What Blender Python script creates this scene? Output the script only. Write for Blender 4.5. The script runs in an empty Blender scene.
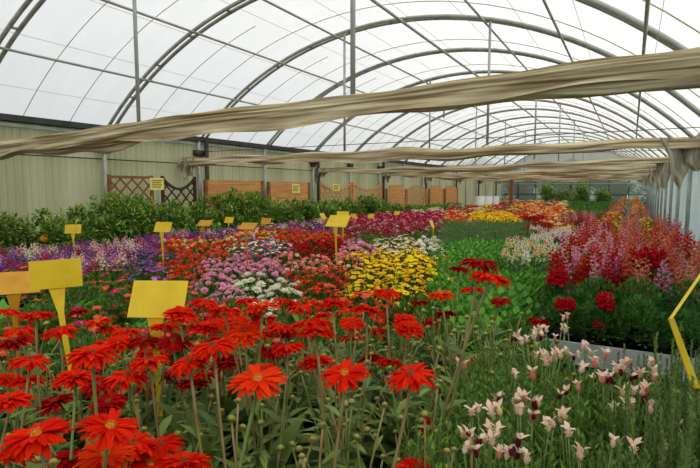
import bpy, math, random
from mathutils import Vector, Matrix, Euler
R = random.Random(11)
PI = math.pi
V = Vector
sc = bpy.context.scene
COL = sc.collection

# ------------------------------------------------------------------ camera
F = 510.0
PITCH = math.atan(46 / F)
YAW = math.radians(28.84)
EYE = V((0, 0, 1.6))
cam_d = bpy.data.cameras.new('camera'); cam = bpy.data.objects.new('camera', cam_d); COL.objects.link(cam)
cam.location = EYE; cam.rotation_euler = (PI / 2 - PITCH, 0, YAW)
cam_d.sensor_width = 36; cam_d.lens = F / 700 * 36; cam_d.clip_start = 0.05; cam_d.clip_end = 400
sc.camera = cam
CR = Euler((PI / 2 - PITCH, 0, YAW)).to_matrix()

def ray(px, py):
    return CR @ V(((px - 350) / F, -(py - 234) / F, -1))
def at_depth(px, py, z):
    return EYE + ray(px, py) * z
def at_height(px, py, h):
    d = ray(px, py); return EYE + d * ((h - 1.6) / d.z)
def proj(p):
    c = CR.transposed() @ (V(p) - EYE)
    z = -c.z
    if z <= 0.05: return (-9999, -9999, z)
    return (350 + F * c.x / z, 234 - F * c.y / z, z)

# ------------------------------------------------------------------ materials
MATS = {}
def new_mat(name):
    m = bpy.data.materials.new(name); m.use_nodes = True
    nt = m.node_tree; nt.nodes.clear()
    return m, nt, nt.nodes, nt.links
def lin(c):
    return tuple(((v / 255) / 12.92 if v / 255 <= .04045 else ((v / 255 + .055) / 1.055) ** 2.4) for v in c) + (1,)
def petal_mat(name, rgb, rgb2=None, trans=.35, vary=.35):
    """thin living tissue: diffuse + translucent, colour varies from petal to petal"""
    m, nt, N, L = new_mat(name)
    geo = N.new('ShaderNodeNewGeometry'); oi = N.new('ShaderNodeObjectInfo')
    add = N.new('ShaderNodeMath'); add.operation = 'ADD'; L.new(geo.outputs['Random Per Island'], add.inputs[0]); L.new(oi.outputs['Random'], add.inputs[1])
    fr = N.new('ShaderNodeMath'); fr.operation = 'FRACT'; L.new(add.outputs[0], fr.inputs[0])
    mix = N.new('ShaderNodeMix'); mix.data_type = 'RGBA'
    a = lin(rgb); b = lin(rgb2) if rgb2 else tuple(v * (1 - vary) for v in a[:3]) + (1,)
    mix.inputs[6].default_value = a; mix.inputs[7].default_value = b
    L.new(fr.outputs[0], mix.inputs[0])
    df = N.new('ShaderNodeBsdfPrincipled'); df.inputs['Roughness'].default_value = .5 if name.startswith('leaf') else .8
    df.inputs['Specular IOR Level'].default_value = .3 if name.startswith('leaf') else .06
    tr = N.new('ShaderNodeBsdfTranslucent'); ms = N.new('ShaderNodeMixShader'); ms.inputs[0].default_value = trans
    out = N.new('ShaderNodeOutputMaterial')
    L.new(mix.outputs[2], df.inputs['Base Color']); L.new(mix.outputs[2], tr.inputs['Color'])
    L.new(df.outputs[0], ms.inputs[1]); L.new(tr.outputs[0], ms.inputs[2]); L.new(ms.outputs[0], out.inputs[0])
    MATS[name] = m; return m
def plain(name, rgb, rgb2=None, scale=8, rough=.6, metal=0, trans=0, bump=0, stretch=(1, 1, 1), coord='Object', spec=.4):
    m, nt, N, L = new_mat(name)
    tc = N.new('ShaderNodeTexCoord'); mp = N.new('ShaderNodeMapping'); mp.inputs['Scale'].default_value = stretch
    no = N.new('ShaderNodeTexNoise'); no.inputs['Scale'].default_value = scale; no.inputs['Detail'].default_value = 5
    L.new(tc.outputs[coord], mp.inputs[0]); L.new(mp.outputs[0], no.inputs[0])
    cr = N.new('ShaderNodeMapRange'); cr.inputs[1].default_value = .35; cr.inputs[2].default_value = .68
    L.new(no.outputs[0], cr.inputs[0])
    mix = N.new('ShaderNodeMix'); mix.data_type = 'RGBA'
    mix.inputs[6].default_value = lin(rgb); mix.inputs[7].default_value = lin(rgb2 or rgb); L.new(cr.outputs[0], mix.inputs[0])
    p = N.new('ShaderNodeBsdfPrincipled'); p.inputs['Roughness'].default_value = rough; p.inputs['Metallic'].default_value = metal
    p.inputs['Specular IOR Level'].default_value = spec
    L.new(mix.outputs[2], p.inputs['Base Color'])
    out = N.new('ShaderNodeOutputMaterial'); sh = p.outputs[0]
    if bump:
        bp = N.new('ShaderNodeBump'); bp.inputs['Strength'].default_value = bump; bp.inputs['Distance'].default_value = .02
        L.new(no.outputs[0], bp.inputs['Height']); L.new(bp.outputs[0], p.inputs['Normal'])
    if trans:
        tr = N.new('ShaderNodeBsdfTranslucent'); ms = N.new('ShaderNodeMixShader'); ms.inputs[0].default_value = trans
        L.new(mix.outputs[2], tr.inputs[0]); L.new(sh, ms.inputs[1]); L.new(tr.outputs[0], ms.inputs[2]); sh = ms.outputs[0]
    L.new(sh, out.inputs[0]); MATS[name] = m; return m
def film_mat(name, rgb, t_clear, t_diff, ribs=0):
    """greenhouse polythene: part clear, part light-scattering"""
    m, nt, N, L = new_mat(name)
    tc = N.new('ShaderNodeTexCoord'); no = N.new('ShaderNodeTexNoise'); no.inputs['Scale'].default_value = 1.3; no.inputs['Detail'].default_value = 4
    mp = N.new('ShaderNodeMapping'); mp.inputs['Scale'].default_value = (1, 3.0, 1)
    L.new(tc.outputs['Object'], mp.inputs[0]); L.new(mp.outputs[0], no.inputs[0])
    mix = N.new('ShaderNodeMix'); mix.data_type = 'RGBA'; a = lin(rgb)
    mix.inputs[6].default_value = a; mix.inputs[7].default_value = tuple(v * .88 for v in a[:3]) + (1,); L.new(no.outputs[0], mix.inputs[0])
    tp = N.new('ShaderNodeBsdfTransparent'); tr = N.new('ShaderNodeBsdfTranslucent'); df = N.new('ShaderNodeBsdfDiffuse')
    for s in (tp, tr, df): L.new(mix.outputs[2], s.inputs[0])
    m1 = N.new('ShaderNodeMixShader'); m1.inputs[0].default_value = t_diff / max(1e-6, 1 - t_clear)
    L.new(df.outputs[0], m1.inputs[1]); L.new(tr.outputs[0], m1.inputs[2])
    m2 = N.new('ShaderNodeMixShader'); m2.inputs[0].default_value = t_clear
    L.new(m1.outputs[0], m2.inputs[1]); L.new(tp.outputs[0], m2.inputs[2])
    out = N.new('ShaderNodeOutputMaterial'); L.new(m2.outputs[0], out.inputs[0]); MATS[name] = m; return m

film_mat('film', (244, 246, 246), .35, .5)
film_mat('end_film', (190, 192, 186), .25, .4)
film_mat('end_pane', (205, 212, 205), .72, .14)
plain('wall_poly', (204, 200, 168), (176, 178, 136), .7, .5, trans=.42, stretch=(1, 3, .35))
plain('wall_blue', (190, 206, 210), (170, 188, 192), 1.2, .5, trans=.45)
plain('steel', (176, 178, 170), (146, 150, 140), 6, .5, .1)
plain('steel_dark', (62, 66, 60), (42, 46, 42), 5, .6, .1)
plain('steel_pale', (176, 180, 176), (150, 155, 150), 5, .5, .3)
plain('seam', (214, 208, 190), (190, 180, 150), 3, .6, trans=.4)
plain('concrete', (112, 104, 92), (80, 74, 64), 3, .9, bump=.3)
plain('cloth', (214, 202, 168), (128, 106, 68), 3.2, .85, trans=.01, bump=.9, stretch=(.22, 6, 6), spec=.1)
plain('cloth_fold', (206, 200, 178), (128, 118, 92), 3.0, .85, trans=.15, bump=.4, stretch=(5, 5, .6), spec=.1)
plain('cord', (200, 196, 184), None, 3, .8)
plain('wood_orange', (214, 150, 84), (176, 112, 54), 5, .6, stretch=(6, .4, 6))
plain('wood_brown', (150, 96, 54), (112, 68, 36), 6, .6)
plain('wood_dark', (74, 46, 30), (50, 30, 20), 6, .6)
plain('sign_yellow', (236, 206, 42), (222, 188, 30), 14, .45, trans=.12)
plain('sign_amber', (206, 150, 26), (190, 132, 20), 14, .5, trans=.12)  # partly amber plastic, partly the shade on tilted yellow plates painted in
plain('paper', (238, 224, 120), (228, 212, 110), 8, .7)
plain('tray', (190, 192, 190), (168, 170, 168), 6, .45, .1)
plain('white_plastic', (222, 226, 224), (200, 204, 202), 3, .4)
plain('terracotta', (142, 78, 50), (116, 62, 40), 9, .8)
plain('black_plastic', (34, 34, 34), (26, 26, 26), 9, .5)
plain('bark', (96, 78, 56), (66, 52, 38), 20, .9)
plain('stem', (158, 152, 96), (140, 112, 70), 14, .6, trans=.05)
plain('stem_green', (128, 152, 80), (104, 128, 62), 14, .6, trans=.05)
plain('bud_green', (150, 166, 84), (150, 122, 64), 60, .6)
plain('orange_peel', (236, 150, 40), (226, 130, 30), 30, .5)
petal_mat('leaf_gerbera', (140, 164, 84), (80, 108, 50), .3)
petal_mat('leaf_dark', (72, 116, 46), (40, 78, 28), .25)
petal_mat('leaf_bush', (100, 150, 66), (54, 102, 36), .35)
petal_mat('leaf_mid', (100, 140, 48), (56, 94, 30), .3)
petal_mat('leaf_sedum', (116, 180, 62), (66, 132, 38), .3)
petal_mat('leaf_citrus', (128, 168, 66), (64, 106, 38), .3)
petal_mat('leaf_citrus_young', (206, 216, 116), (150, 182, 76), .35)
petal_mat('leaf_lavender', (140, 164, 92), (86, 116, 58), .25)
petal_mat('leaf_fine', (124, 166, 58), (74, 118, 38), .3)
petal_mat('leaf_heather', (104, 142, 84), (70, 110, 56), .3)
petal_mat('petal_scarlet', (240, 50, 8), (212, 20, 4), .35)
petal_mat('petal_deepred', (184, 16, 12), (132, 6, 8), .25)
petal_mat('petal_orange', (246, 76, 18), (230, 46, 10), .35)
petal_mat('petal_pink', (250, 190, 210), (234, 146, 184), .3)
petal_mat('petal_white', (252, 248, 236), (226, 222, 196), .3)
petal_mat('petal_cream', (246, 226, 176), (228, 196, 150), .3)
petal_mat('petal_palepink', (252, 230, 208), (240, 204, 182), .3)
petal_mat('petal_yellow', (255, 230, 50), (250, 210, 24), .3)
petal_mat('petal_gold', (250, 192, 40), (240, 156, 26), .3)
petal_mat('petal_coral', (246, 116, 86), (228, 80, 62), .3)
petal_mat('petal_salmon', (252, 176, 152), (240, 132, 112), .3)
petal_mat('petal_crimson', (224, 24, 46), (176, 12, 36), .3)
petal_mat('petal_magenta', (222, 50, 116), (176, 24, 88), .3)
petal_mat('petal_purple', (158, 84, 176), (122, 52, 148), .3)
petal_mat('petal_lilac', (202, 146, 208), (170, 104, 182), .3)
petal_mat('petal_maroon', (128, 30, 50), (90, 18, 34), .2)
plain('eye_yellow', (206, 140, 34), (170, 90, 24), 200, .8)
plain('eye_dark', (128, 36, 14), (150, 80, 26), 300, .8)

# ------------------------------------------------------------------ mesh builder
class MB:
    def __init__(s): s.v = []; s.f = []; s.m = []; s.names = []
    def mi(s, mat):
        if mat not in s.names: s.names.append(mat)
        return s.names.index(mat)
    def face(s, idx, mat): s.f.append(idx); s.m.append(s.mi(mat))
    def box(s, lo, hi, mat):
        b = len(s.v)
        for z in (lo[2], hi[2]):
            for y in (lo[1], hi[1]):
                for x in (lo[0], hi[0]): s.v.append(V((x, y, z)))
        for q in ((0, 2, 3, 1), (4, 5, 7, 6), (0, 1, 5, 4), (2, 6, 7, 3), (0, 4, 6, 2), (1, 3, 7, 5)):
            s.face([b + i for i in q], mat)
    def obox(s, c, ax, ay, az, mat):
        """oriented box: centre and three half-axis vectors"""
        b = len(s.v)
        for k in (-1, 1):
            for j in (-1, 1):
                for i in (-1, 1): s.v.append(c + ax * i + ay * j + az * k)
        for q in ((0, 2, 3, 1), (4, 5, 7, 6), (0, 1, 5, 4), (2, 6, 7, 3), (0, 4, 6, 2), (1, 3, 7, 5)):
            s.face([b + i for i in q], mat)
    def tube(s, pts, r, mat, n=6, cap=True):
        pts = [V(p) for p in pts]; rs = r if isinstance(r, (list, tuple)) else [r] * len(pts)
        b = len(s.v); K = len(pts); up = None
        for k, p in enumerate(pts):
            d = (pts[min(k + 1, K - 1)] - pts[max(k - 1, 0)])
            d = d.normalized() if d.length > 1e-9 else V((0, 0, 1))
            if up is None: up = V((0, 0, 1)) if abs(d.z) < .9 else V((1, 0, 0))
            sx = d.cross(up).normalized(); sy = sx.cross(d).normalized(); up = sy
            for i in range(n):
                a = 2 * PI * i / n; s.v.append(p + (sx * math.cos(a) + sy * math.sin(a)) * rs[k])
        for k in range(K - 1):
            for i in range(n):
                j = (i + 1) % n; s.face([b + k * n + i, b + k * n + j, b + (k + 1) * n + j, b + (k + 1) * n + i], mat)
        if cap:
            s.face([b + i for i in range(n)][::-1], mat); s.face([b + (K - 1) * n + i for i in range(n)], mat)
    def lathe(s, prof, mat, n=12, c=V((0, 0, 0))):
        b = len(s.v)
        for r, z in prof:
            for i in range(n):
                a = 2 * PI * i / n; s.v.append(c + V((r * math.cos(a), r * math.sin(a), z)))
        for k in range(len(prof) - 1):
            for i in range(n):
                j = (i + 1) % n; s.face([b + k * n + i, b + k * n + j, b + (k + 1) * n + j, b + (k + 1) * n + i], mat)
    def ball(s, c, r, mat, n=7, m=4, sq=1.0, axis=None):
        ax = (axis or V((0, 0, 1))).normalized(); q = ax.to_track_quat('Z', 'Y'); b = len(s.v)
        for k in range(m + 1):
            t = PI * k / m
            for i in range(n):
                a = 2 * PI * i / n
                s.v.append(c + q @ V((r * math.sin(t) * math.cos(a), r * math.sin(t) * math.sin(a), r * sq * math.cos(t))))
        for k in range(m):
            for i in range(n):
                j = (i + 1) % n; s.face([b + k * n + i, b + (k + 1) * n + i, b + (k + 1) * n + j, b + k * n + j], mat)
    def blade(s, p, d, nrm, L, W, mat, prof=(.5, 1, .8, .15), curl=0., fold=0.):
        """petal / leaf: strip with a mid rib, bending by curl radians away from nrm"""
        d = d.normalized(); side = d.cross(nrm)
        if side.length < 1e-5: side = d.orthogonal()
        side.normalize(); nn = side.cross(d).normalized()
        b = len(s.v); K = len(prof); q = V(p); step = L / (K - 1) if K > 1 else L
        for k in range(K):
            w = W * prof[k] * .5
            s.v.append(q - side * w + nn * (fold * w)); s.v.append(V(q)); s.v.append(q + side * w + nn * (fold * w))
            a = curl * (k + .5) / K
            dd = d * math.cos(a) - nn * math.sin(a); q = q + dd * step
        for k in range(K - 1):
            o = b + 3 * k
            s.face([o, o + 1, o + 4, o + 3], mat); s.face([o + 1, o + 2, o + 5, o + 4], mat)
    def leaf2(s, p, d, nrm, L, W, mat):
        """small leaf: two triangles folded on the rib"""
        d = d.normalized(); side = d.cross(nrm)
        if side.length < 1e-5: side = d.orthogonal()
        side.normalize(); nn = side.cross(d)
        b = len(s.v)
        s.v += [V(p), p + d * L * .5 + side * W * .5 + nn * W * .15, p + d * L, p + d * L * .5 - side * W * .5 + nn * W * .15]
        s.face([b, b + 1, b + 2], mat); s.face([b, b + 2, b + 3], mat)
    def add(s, o, M):
        b = len(s.v); s.v += [M @ v for v in o.v]; mp = [s.mi(n) for n in o.names]
        for f, m in zip(o.f, o.m): s.f.append([b + i for i in f]); s.m.append(mp[m])
    def mesh(s, name, smooth=True):
        me = bpy.data.meshes.new(name); me.from_pydata([tuple(v) for v in s.v], [], s.f)
        for n in s.names: me.materials.append(MATS[n])
        me.polygons.foreach_set('material_index', s.m)
        if smooth: me.polygons.foreach_set('use_smooth', [True] * len(s.f))
        me.update(); return me

def ob(name, data, parent=None, M=None):
    o = bpy.data.objects.new(name, data); COL.objects.link(o)
    if parent: o.parent = parent
    if M is not None: o.matrix_basis = M
    return o
def tag(o, label, cat, group=None):
    o['label'] = label; o['category'] = cat
    if group: o['group'] = group
    return o
def empty(name, loc, rz=0, sc_=1):
    o = bpy.data.objects.new(name, None); COL.objects.link(o); o.location = loc; o.rotation_euler = (0, 0, rz); o.scale = (sc_,) * 3; o.empty_display_size = .05
    return o
def struct(name, mb, smooth=False):
    o = ob(name, mb.mesh(name, smooth)); o['kind'] = 'structure'; return o
def TR(loc, rot=None, s=1.0):
    M = Matrix.Translation(loc)
    if rot is not None: M = M @ rot.to_4x4()
    return M @ Matrix.Diagonal((s, s, s, 1))
def rnd_dir(r, zmin=-1., zmax=1.):
    z = r.uniform(zmin, zmax); a = r.uniform(0, 2 * PI); q = math.sqrt(max(0, 1 - z * z)); return V((q * math.cos(a), q * math.sin(a), z))

# ------------------------------------------------------------------ greenhouse shell
XL, XR, Y0, Y1 = -8.5, .74, -4.0, 38.5
XC = (XL + XR) / 2; HW = (XR - XL) / 2; SPR = 2.65; APX = 4.54
RR = (HW * HW + (APX - SPR) ** 2) / (2 * (APX - SPR)); ZC = APX - RR; AM = math.asin(HW / RR)
XR = .96; AMR = math.asin((XR - XC) / RR); SPW = ZC + RR * math.cos(AMR)   # the right wall is a little lower
SP = 2.32
ARCH = [3.9 + SP * k for k in range(-3, 16)]
Y1 = ARCH[-1]
def arc(a, dr=0): return (XC + (RR + dr) * math.sin(a), ZC + (RR + dr) * math.cos(a))

m = MB(); m.box((XL - .3, Y0 - 3, -.1), (XR + .3, Y1 + .3, 0), 'concrete'); struct('floor', m)
m = MB(); m.box((-40, -40, -.3), (40, 90, -.12), 'leaf_dark'); o = struct('ground', m)
m = MB(); n = 40; ys = [Y0 + (Y1 - Y0) * j / 80 for j in range(81)]
for j, y in enumerate(ys):
    # film lies on the arches and sinks a little between them
    ph = ((y - ARCH[0]) / SP) % 1.0; sg = -.035 * math.sin(PI * ph)
    for i in range(n + 1):
        x, z = arc(-AM + (AM + AMR) * i / n, .06 + sg); m.v.append(V((x, y, z)))
for j in range(80):
    for i in range(n):
        a = j * (n + 1) + i; m.face([a, a + 1, a + n + 2, a + n + 1], 'film')
struct('ceiling', m, True)

m = MB(); yy = Y0; k = 0; b = 0; NP = int((Y1 - Y0) / .03)
for i in range(NP + 1):
    y = Y0 + (Y1 - Y0) * i / NP; ph = i % 4; dx = (0, .032, .032, 0)[ph]
    m.v += [V((XL - .05 + dx, y, 0)), V((XL - .05 + dx, y, SPR + .02))]
for i in range(NP): m.face([2 * i, 2 * i + 1, 2 * i + 3, 2 * i + 2], 'wall_poly')
struct('wall_left', m)
m = MB()
NP = int((Y1 - Y0) / .06)
for i in range(NP + 1):
    y = Y0 + (Y1 - Y0) * i / NP; ph = i % 4; dx = (0, .015, .015, 0)[ph]
    m.v += [V((XR + .05 - dx, y, 0)), V((XR + .05 - dx, y, SPW + .02))]
for i in range(NP): m.face([2 * i, 2 * i + 1, 2 * i + 3, 2 * i + 2], 'wall_blue')
struct('wall_right', m)
TN = [0]
def trim(mb, smooth=False):
    TN[0] += 1; return struct('trim_%d' % TN[0], mb, smooth)
# eaves
m = MB(); m.box((XL - .1, Y0, SPR - .02), (XL + .12, Y1, SPR + .075), 'steel_dark'); trim(m)
m = MB(); m.box((XL - .02, Y0, SPR - .1), (XL + .05, Y1, SPR - .05), 'steel_pale'); trim(m)
m = MB(); m.box((XR - .05, Y0, SPW - .04), (XR + .1, Y1, SPW + .06), 'steel'); trim(m)
m = MB(); m.tube([(XL + .04, Y0, 2.125), (XL + .04, Y1, 2.125)], .012, 'steel_dark'); trim(m)
m = MB(); m.tube([(XR - .04, Y0, 1.9), (XR - .04, Y1, 1.9)], .012, 'steel'); trim(m)
# arches: twin tubes, wall posts and brackets, hanging rods
for k, y in enumerate(ARCH):
    last = k == len(ARCH) - 1
    m = MB()
    for dy in (-.065, .065):
        m.tube([(arc(-AM + (AM + AMR) * i / 36)[0], y + dy, arc(-AM + (AM + AMR) * i / 36)[1]) for i in range(37)], .03, 'steel', 8)
    for i in range(1, 12):
        a = -AM + 2 * AM * i / 12; x, z = arc(a); m.box((x - .025, y - .07, z - .012), (x + .025, y + .07, z + .012), 'steel')
    yp = y - .17; m.tube([(XL + .07, yp, 0), (XL + .07, yp, SPR)], .04, 'steel', 8); m.tube([(XR - .07, y, 0), (XR - .07, y, SPW)], .035, 'steel_pale', 8)
    m.box((XL + .02, yp - .13, SPR - .34), (XL + .13, yp + .13, SPR - .22), 'steel_dark'); m.box((XL + .03, yp - .09, SPR - .42), (XL + .12, yp + .09, SPR - .34), 'steel_dark')
    if k % 2 == 1:
        for d in (4.82, 2.12):
            a = math.asin((-d - XC) / RR); x, z = arc(a); m.tube([(x, y, 2.3), (x, y, z)], .022, 'steel_pale', 6)
        for dy in ((-.1,) if y > 5 else ()):
            m.tube([(XL + .07, y + dy, 2.4), (XR - .05, y + dy, 2.42)], .006, 'steel_dark', 4)
        m.tube([(XL + .16, y - .02, 0), (XL + .16, y - .02, SPR)], .05, 'steel_dark', 6)
    trim(m, True)
# purlins
for d in (7.445, 6.22, 4.95, 3.627, 2.188, .997, -.08):
    a = math.asin((-d - XC) / RR); x, z = arc(a, -.05)
    m = MB(); m.tube([(x, Y0, z), (x, Y1, z)], .019 if d != 3.627 else .026, 'steel', 6); trim(m, True)
# film seams and tie strings
for k, y in enumerate(ARCH[:-1]):
    for fr in (.33, .66):
        yy = y + SP * fr; m = MB(); a0 = -AM; a1 = (-AM * .35 if fr < .5 else AMR)
        m.tube([(arc(a0 + (a1 - a0) * i / 30, .015)[0], yy, arc(a0 + (a1 - a0) * i / 30, .015)[1]) for i in range(31)], .007, 'seam', 4); trim(m)
for a in [(-.86 + 1.72 * i / 9) * AM for i in range(10)]:
    x, z = arc(a, -.075); m = MB(); m.tube([(x, Y0, z), (x, Y1, z)], .0035, 'cord', 3); trim(m)

# end wall: film gable above, framed panes below
m = MB(); N = 30; ye = Y1 + .08
base = len(m.v)
for i in range(N + 1):
    a = -AM + (AM + AMR) * i / N; x, z = arc(a, .05); m.v += [V((x, ye, SPR - .3)), V((x, ye, z))]
for i in range(N): m.face([2 * i, 2 * i + 2, 2 * i + 3, 2 * i + 1], 'end_film')
m.box((XL, ye - .04, 0), (XR, ye + .04, .55), 'end_film')
struct('wall_back', m)
wn = 0; xs = [XL + (XR - XL) * i / 8 for i in range(9)]
for i in range(8):
    wn += 1; m = MB(); x0, x1 = xs[i], xs[i + 1]
    m.box((x0 + .03, ye - .01, .6), (x1 - .03, ye + .01, SPR - .32), 'end_pane')
    for a, b in (((x0, ye - .03, .55), (x0 + .05, ye + .03, SPR - .3)), ((x0, ye - .03, .55), (x1, ye + .03, .62)), ((x0, ye - .03, SPR - .37), (x1, ye + .03, SPR - .3)), ((x0, ye - .025, 1.12), (x1, ye + .025, 1.17))):
        m.box(a, b, 'steel_dark')
    struct('window_%d' % wn, m)
m = MB(); m.tube([(XL, ye - .1, 1.9), (XR, ye - .1, 1.9)], .02, 'steel'); trim(m)

# ------------------------------------------------------------------ rolled shade cloths
def roll(y, zl, zm, zr, rad, seed, near):
    r = random.Random(seed)
    root = empty('shade_cloth_roll', (XL + .15, y, zl)); L = (XR - .12) - (XL + .15)
    K, N = (420, 110) if near else (130, 22); m = MB()
    ph = [r.uniform(0, 6.28) for _ in range(40)]
    cuts = [(r.uniform(.05, .95), r.uniform(.02, .07), r.uniform(-.3, .3)) for _ in range(26)]
    for k in range(K + 1):
        t = k / K; x = t * L
        zc = (1 - t) ** 2 * zl + 2 * t * (1 - t) * (2 * zm - .5 * (zl + zr)) + t * t * zr - zl
        zc += .018 * math.sin(7 * t + ph[0]) + .010 * math.sin(19 * t + ph[1]) + (0 if near else .022 * math.sin(33 * t + ph[2]))
        w = 1 + .12 * math.sin(9 * t + ph[2]) + .07 * math.sin(23 * t + ph[3]) + .04 * math.sin(61 * t + ph[4])
        for i in range(N):
            a = 2 * PI * i / N
            # long creases that wander round the bundle
            f = .13 * math.sin(5 * a + 3 * math.sin(4 * t + ph[5]) + ph[6]) + .09 * math.sin(9 * a + 6 * t + 2.2 * math.sin(9 * t + ph[7])) + .06 * math.sin(15 * a - 11 * t + ph[8] + math.sin(26 * t)) 
            f += .045 * math.sin(23 * a + 17 * t + ph[9]) * math.sin(31 * t + ph[10])
            if near:
                f = f * .8 - .055 * abs(math.sin(8 * a + 2.5 * t + .8 * math.sin(11 * t + ph[16]))) ** .6 - .04 * abs(math.sin(13.5 * a - 5 * t + math.sin(17 * t + ph[17]))) ** .6 + .05 * math.sin(4 * a + 40 * t + ph[18]) * math.sin(12 * t) + .02 * math.sin(29 * a + 60 * t + ph[19]) + .07
            rr = rad * w * (1 + f)
            px = math.cos(a) * rr * .95; pz = math.sin(a) * rr
            if pz < 0:   # cloth hanging in small scallops below
                pz *= 1.05 + .2 * abs(math.sin(13 * t + ph[11])) + .10 * math.sin(47 * t + ph[12])
            else: pz *= .78
            m.v.append(V((x, px, zc + pz)))
    for k in range(K):
        for i in range(N):
            j = (i + 1) % N; m.face([k * N + i, k * N + j, (k + 1) * N + j, (k + 1) * N + i], 'cloth')
    m.face(list(range(N))[::-1], 'cloth'); m.face([K * N + i for i in range(N)], 'cloth')
    # a loose hem along the lower edge
    b = len(m.v); HK = K * 2
    for k in range(HK + 1):
        t = k / HK; x = t * L
        zc = (1 - t) ** 2 * zl + 2 * t * (1 - t) * (2 * zm - .5 * (zl + zr)) + t * t * zr - zl
        dp = rad * (1.05 + .25 * math.sin(11 * t + ph[13]) + .16 * math.sin(37 * t + ph[14]))
        for q, dz in ((0, 0), (1, -.35), (2, -.75), (3, -1.15)):
            m.v.append(V((x, -rad * (.75 + .1 * q) + rad * .18 * math.sin(55 * t + q + ph[15]) * q / 3, zc + dz * dp)))
    for k in range(HK):
        for q in range(3): o = b + k * 4 + q; m.face([o, o + 1, o + 5, o + 4], 'cloth')
    ob('rolled_cloth', m.mesh('rolled_cloth'), root)
    return root, L
def drape(root, x0, w, top, ln, seed, skew=0., amp=.06, taper=.5):
    """bunched cloth hanging from the end of a roll"""
    r = random.Random(seed); m = MB(); U, W_ = 46, 16; ph = [r.uniform(0, 6.3) for _ in range(8)]
    for j in range(W_ + 1):
        v = j / W_
        for i in range(U + 1):
            u = i / U; wide = w * (1 - taper * v)
            x = x0 + (u - .5) * wide + skew * v
            y = amp * (math.sin(16 * u + ph[0] + 1.5 * v) + .5 * math.sin(37 * u + ph[1]) + .5 * math.sin(5 * u + 4 * v + ph[2]))
            lo = ln * (.72 + .22 * math.sin(4.5 * u + ph[3]) + .1 * math.sin(13 * u + ph[4]))
            m.v.append(V((x + .02 * math.sin(9 * v + ph[5]), y - .03, top - v * lo)))
    for j in range(W_):
        for i in range(U): a = j * (U + 1) + i; m.face([a, a + 1, a + U + 2, a + U + 1], 'cloth_fold')
    m.v += [v + V((0, .012, 0)) for v in list(m.v)]; n0 = (U + 1) * (W_ + 1)
    for j in range(W_):
        for i in range(U): a = n0 + j * (U + 1) + i; m.face([a, a + U + 1, a + U + 2, a + 1], 'cloth_fold')
    ob('hanging_fold', m.mesh('hanging_fold'), root)
RY = [y - (.22 if k == 3 + 0 else 0) for k, y in enumerate(ARCH) if k % 2 == 1][1:]   # every second arch carries a cloth
_o = 'first second third fourth fifth sixth seventh eighth ninth tenth eleventh twelfth thirteenth fourteenth fifteenth sixteenth seventeenth eighteenth nineteenth'.split()
ordn = list(_o)
for _t, _c in (('twentieth', 'twenty'), ('thirtieth', 'thirty'), ('fortieth', 'forty'), ('fiftieth', 'fifty'), ('sixtieth', 'sixty'), ('seventieth', 'seventy')):
    ordn.append(_t); ordn += [_c + '-' + q for q in _o[:9]]
for k, y in enumerate(RY):
    if k == 0:
        root, L = roll(3.66, 2.09, 2.215, 2.355, .098, 5, True)
        tag(root, 'thick beige rolled shade cloth spanning the greenhouse, nearest and largest of all', 'shade cloth', 'rolled shade cloths under the roof arches')
    else:
        h = (2.22, 2.2, 2.15, 2.14, 2.13, 2.13, 2.12, 2.12)[k]
        root, L = roll(y, h, h - .02, h + .08, (.082, .07, .072, .068, .066, .066, .066)[k - 1], 5 + k, False)
        tag(root, 'beige rolled shade cloth under the roof, %s one behind the thick nearest roll' % ordn[k - 1], 'shade cloth', 'rolled shade cloths under the roof arches')
        if k == 1: root.location.y -= .65; root.rotation_euler.z = .07
        drape(root, .12, .5, .05, .42 + .1 * R.random(), 40 + k, -.12 + .1 * R.random(), .06, .3)
        if k < 4: drape(root, L - .12, .75 if k == 1 else .6, .1, .72 if k == 1 else .8, 60 + k, .1 if k == 1 else -.05, .05, .35)
        else: drape(root, L - .2, .45, .05, .4, 60 + k, 0, .05, .4)
    m = MB()
    for xx in (L - 2.07 - .0, L - 4.4): m.tube([(xx, 0, .02), (xx, 0, .17)], .006, 'cord', 4)
    ob('tie_cord', m.mesh('tie_cord'), root)

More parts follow.
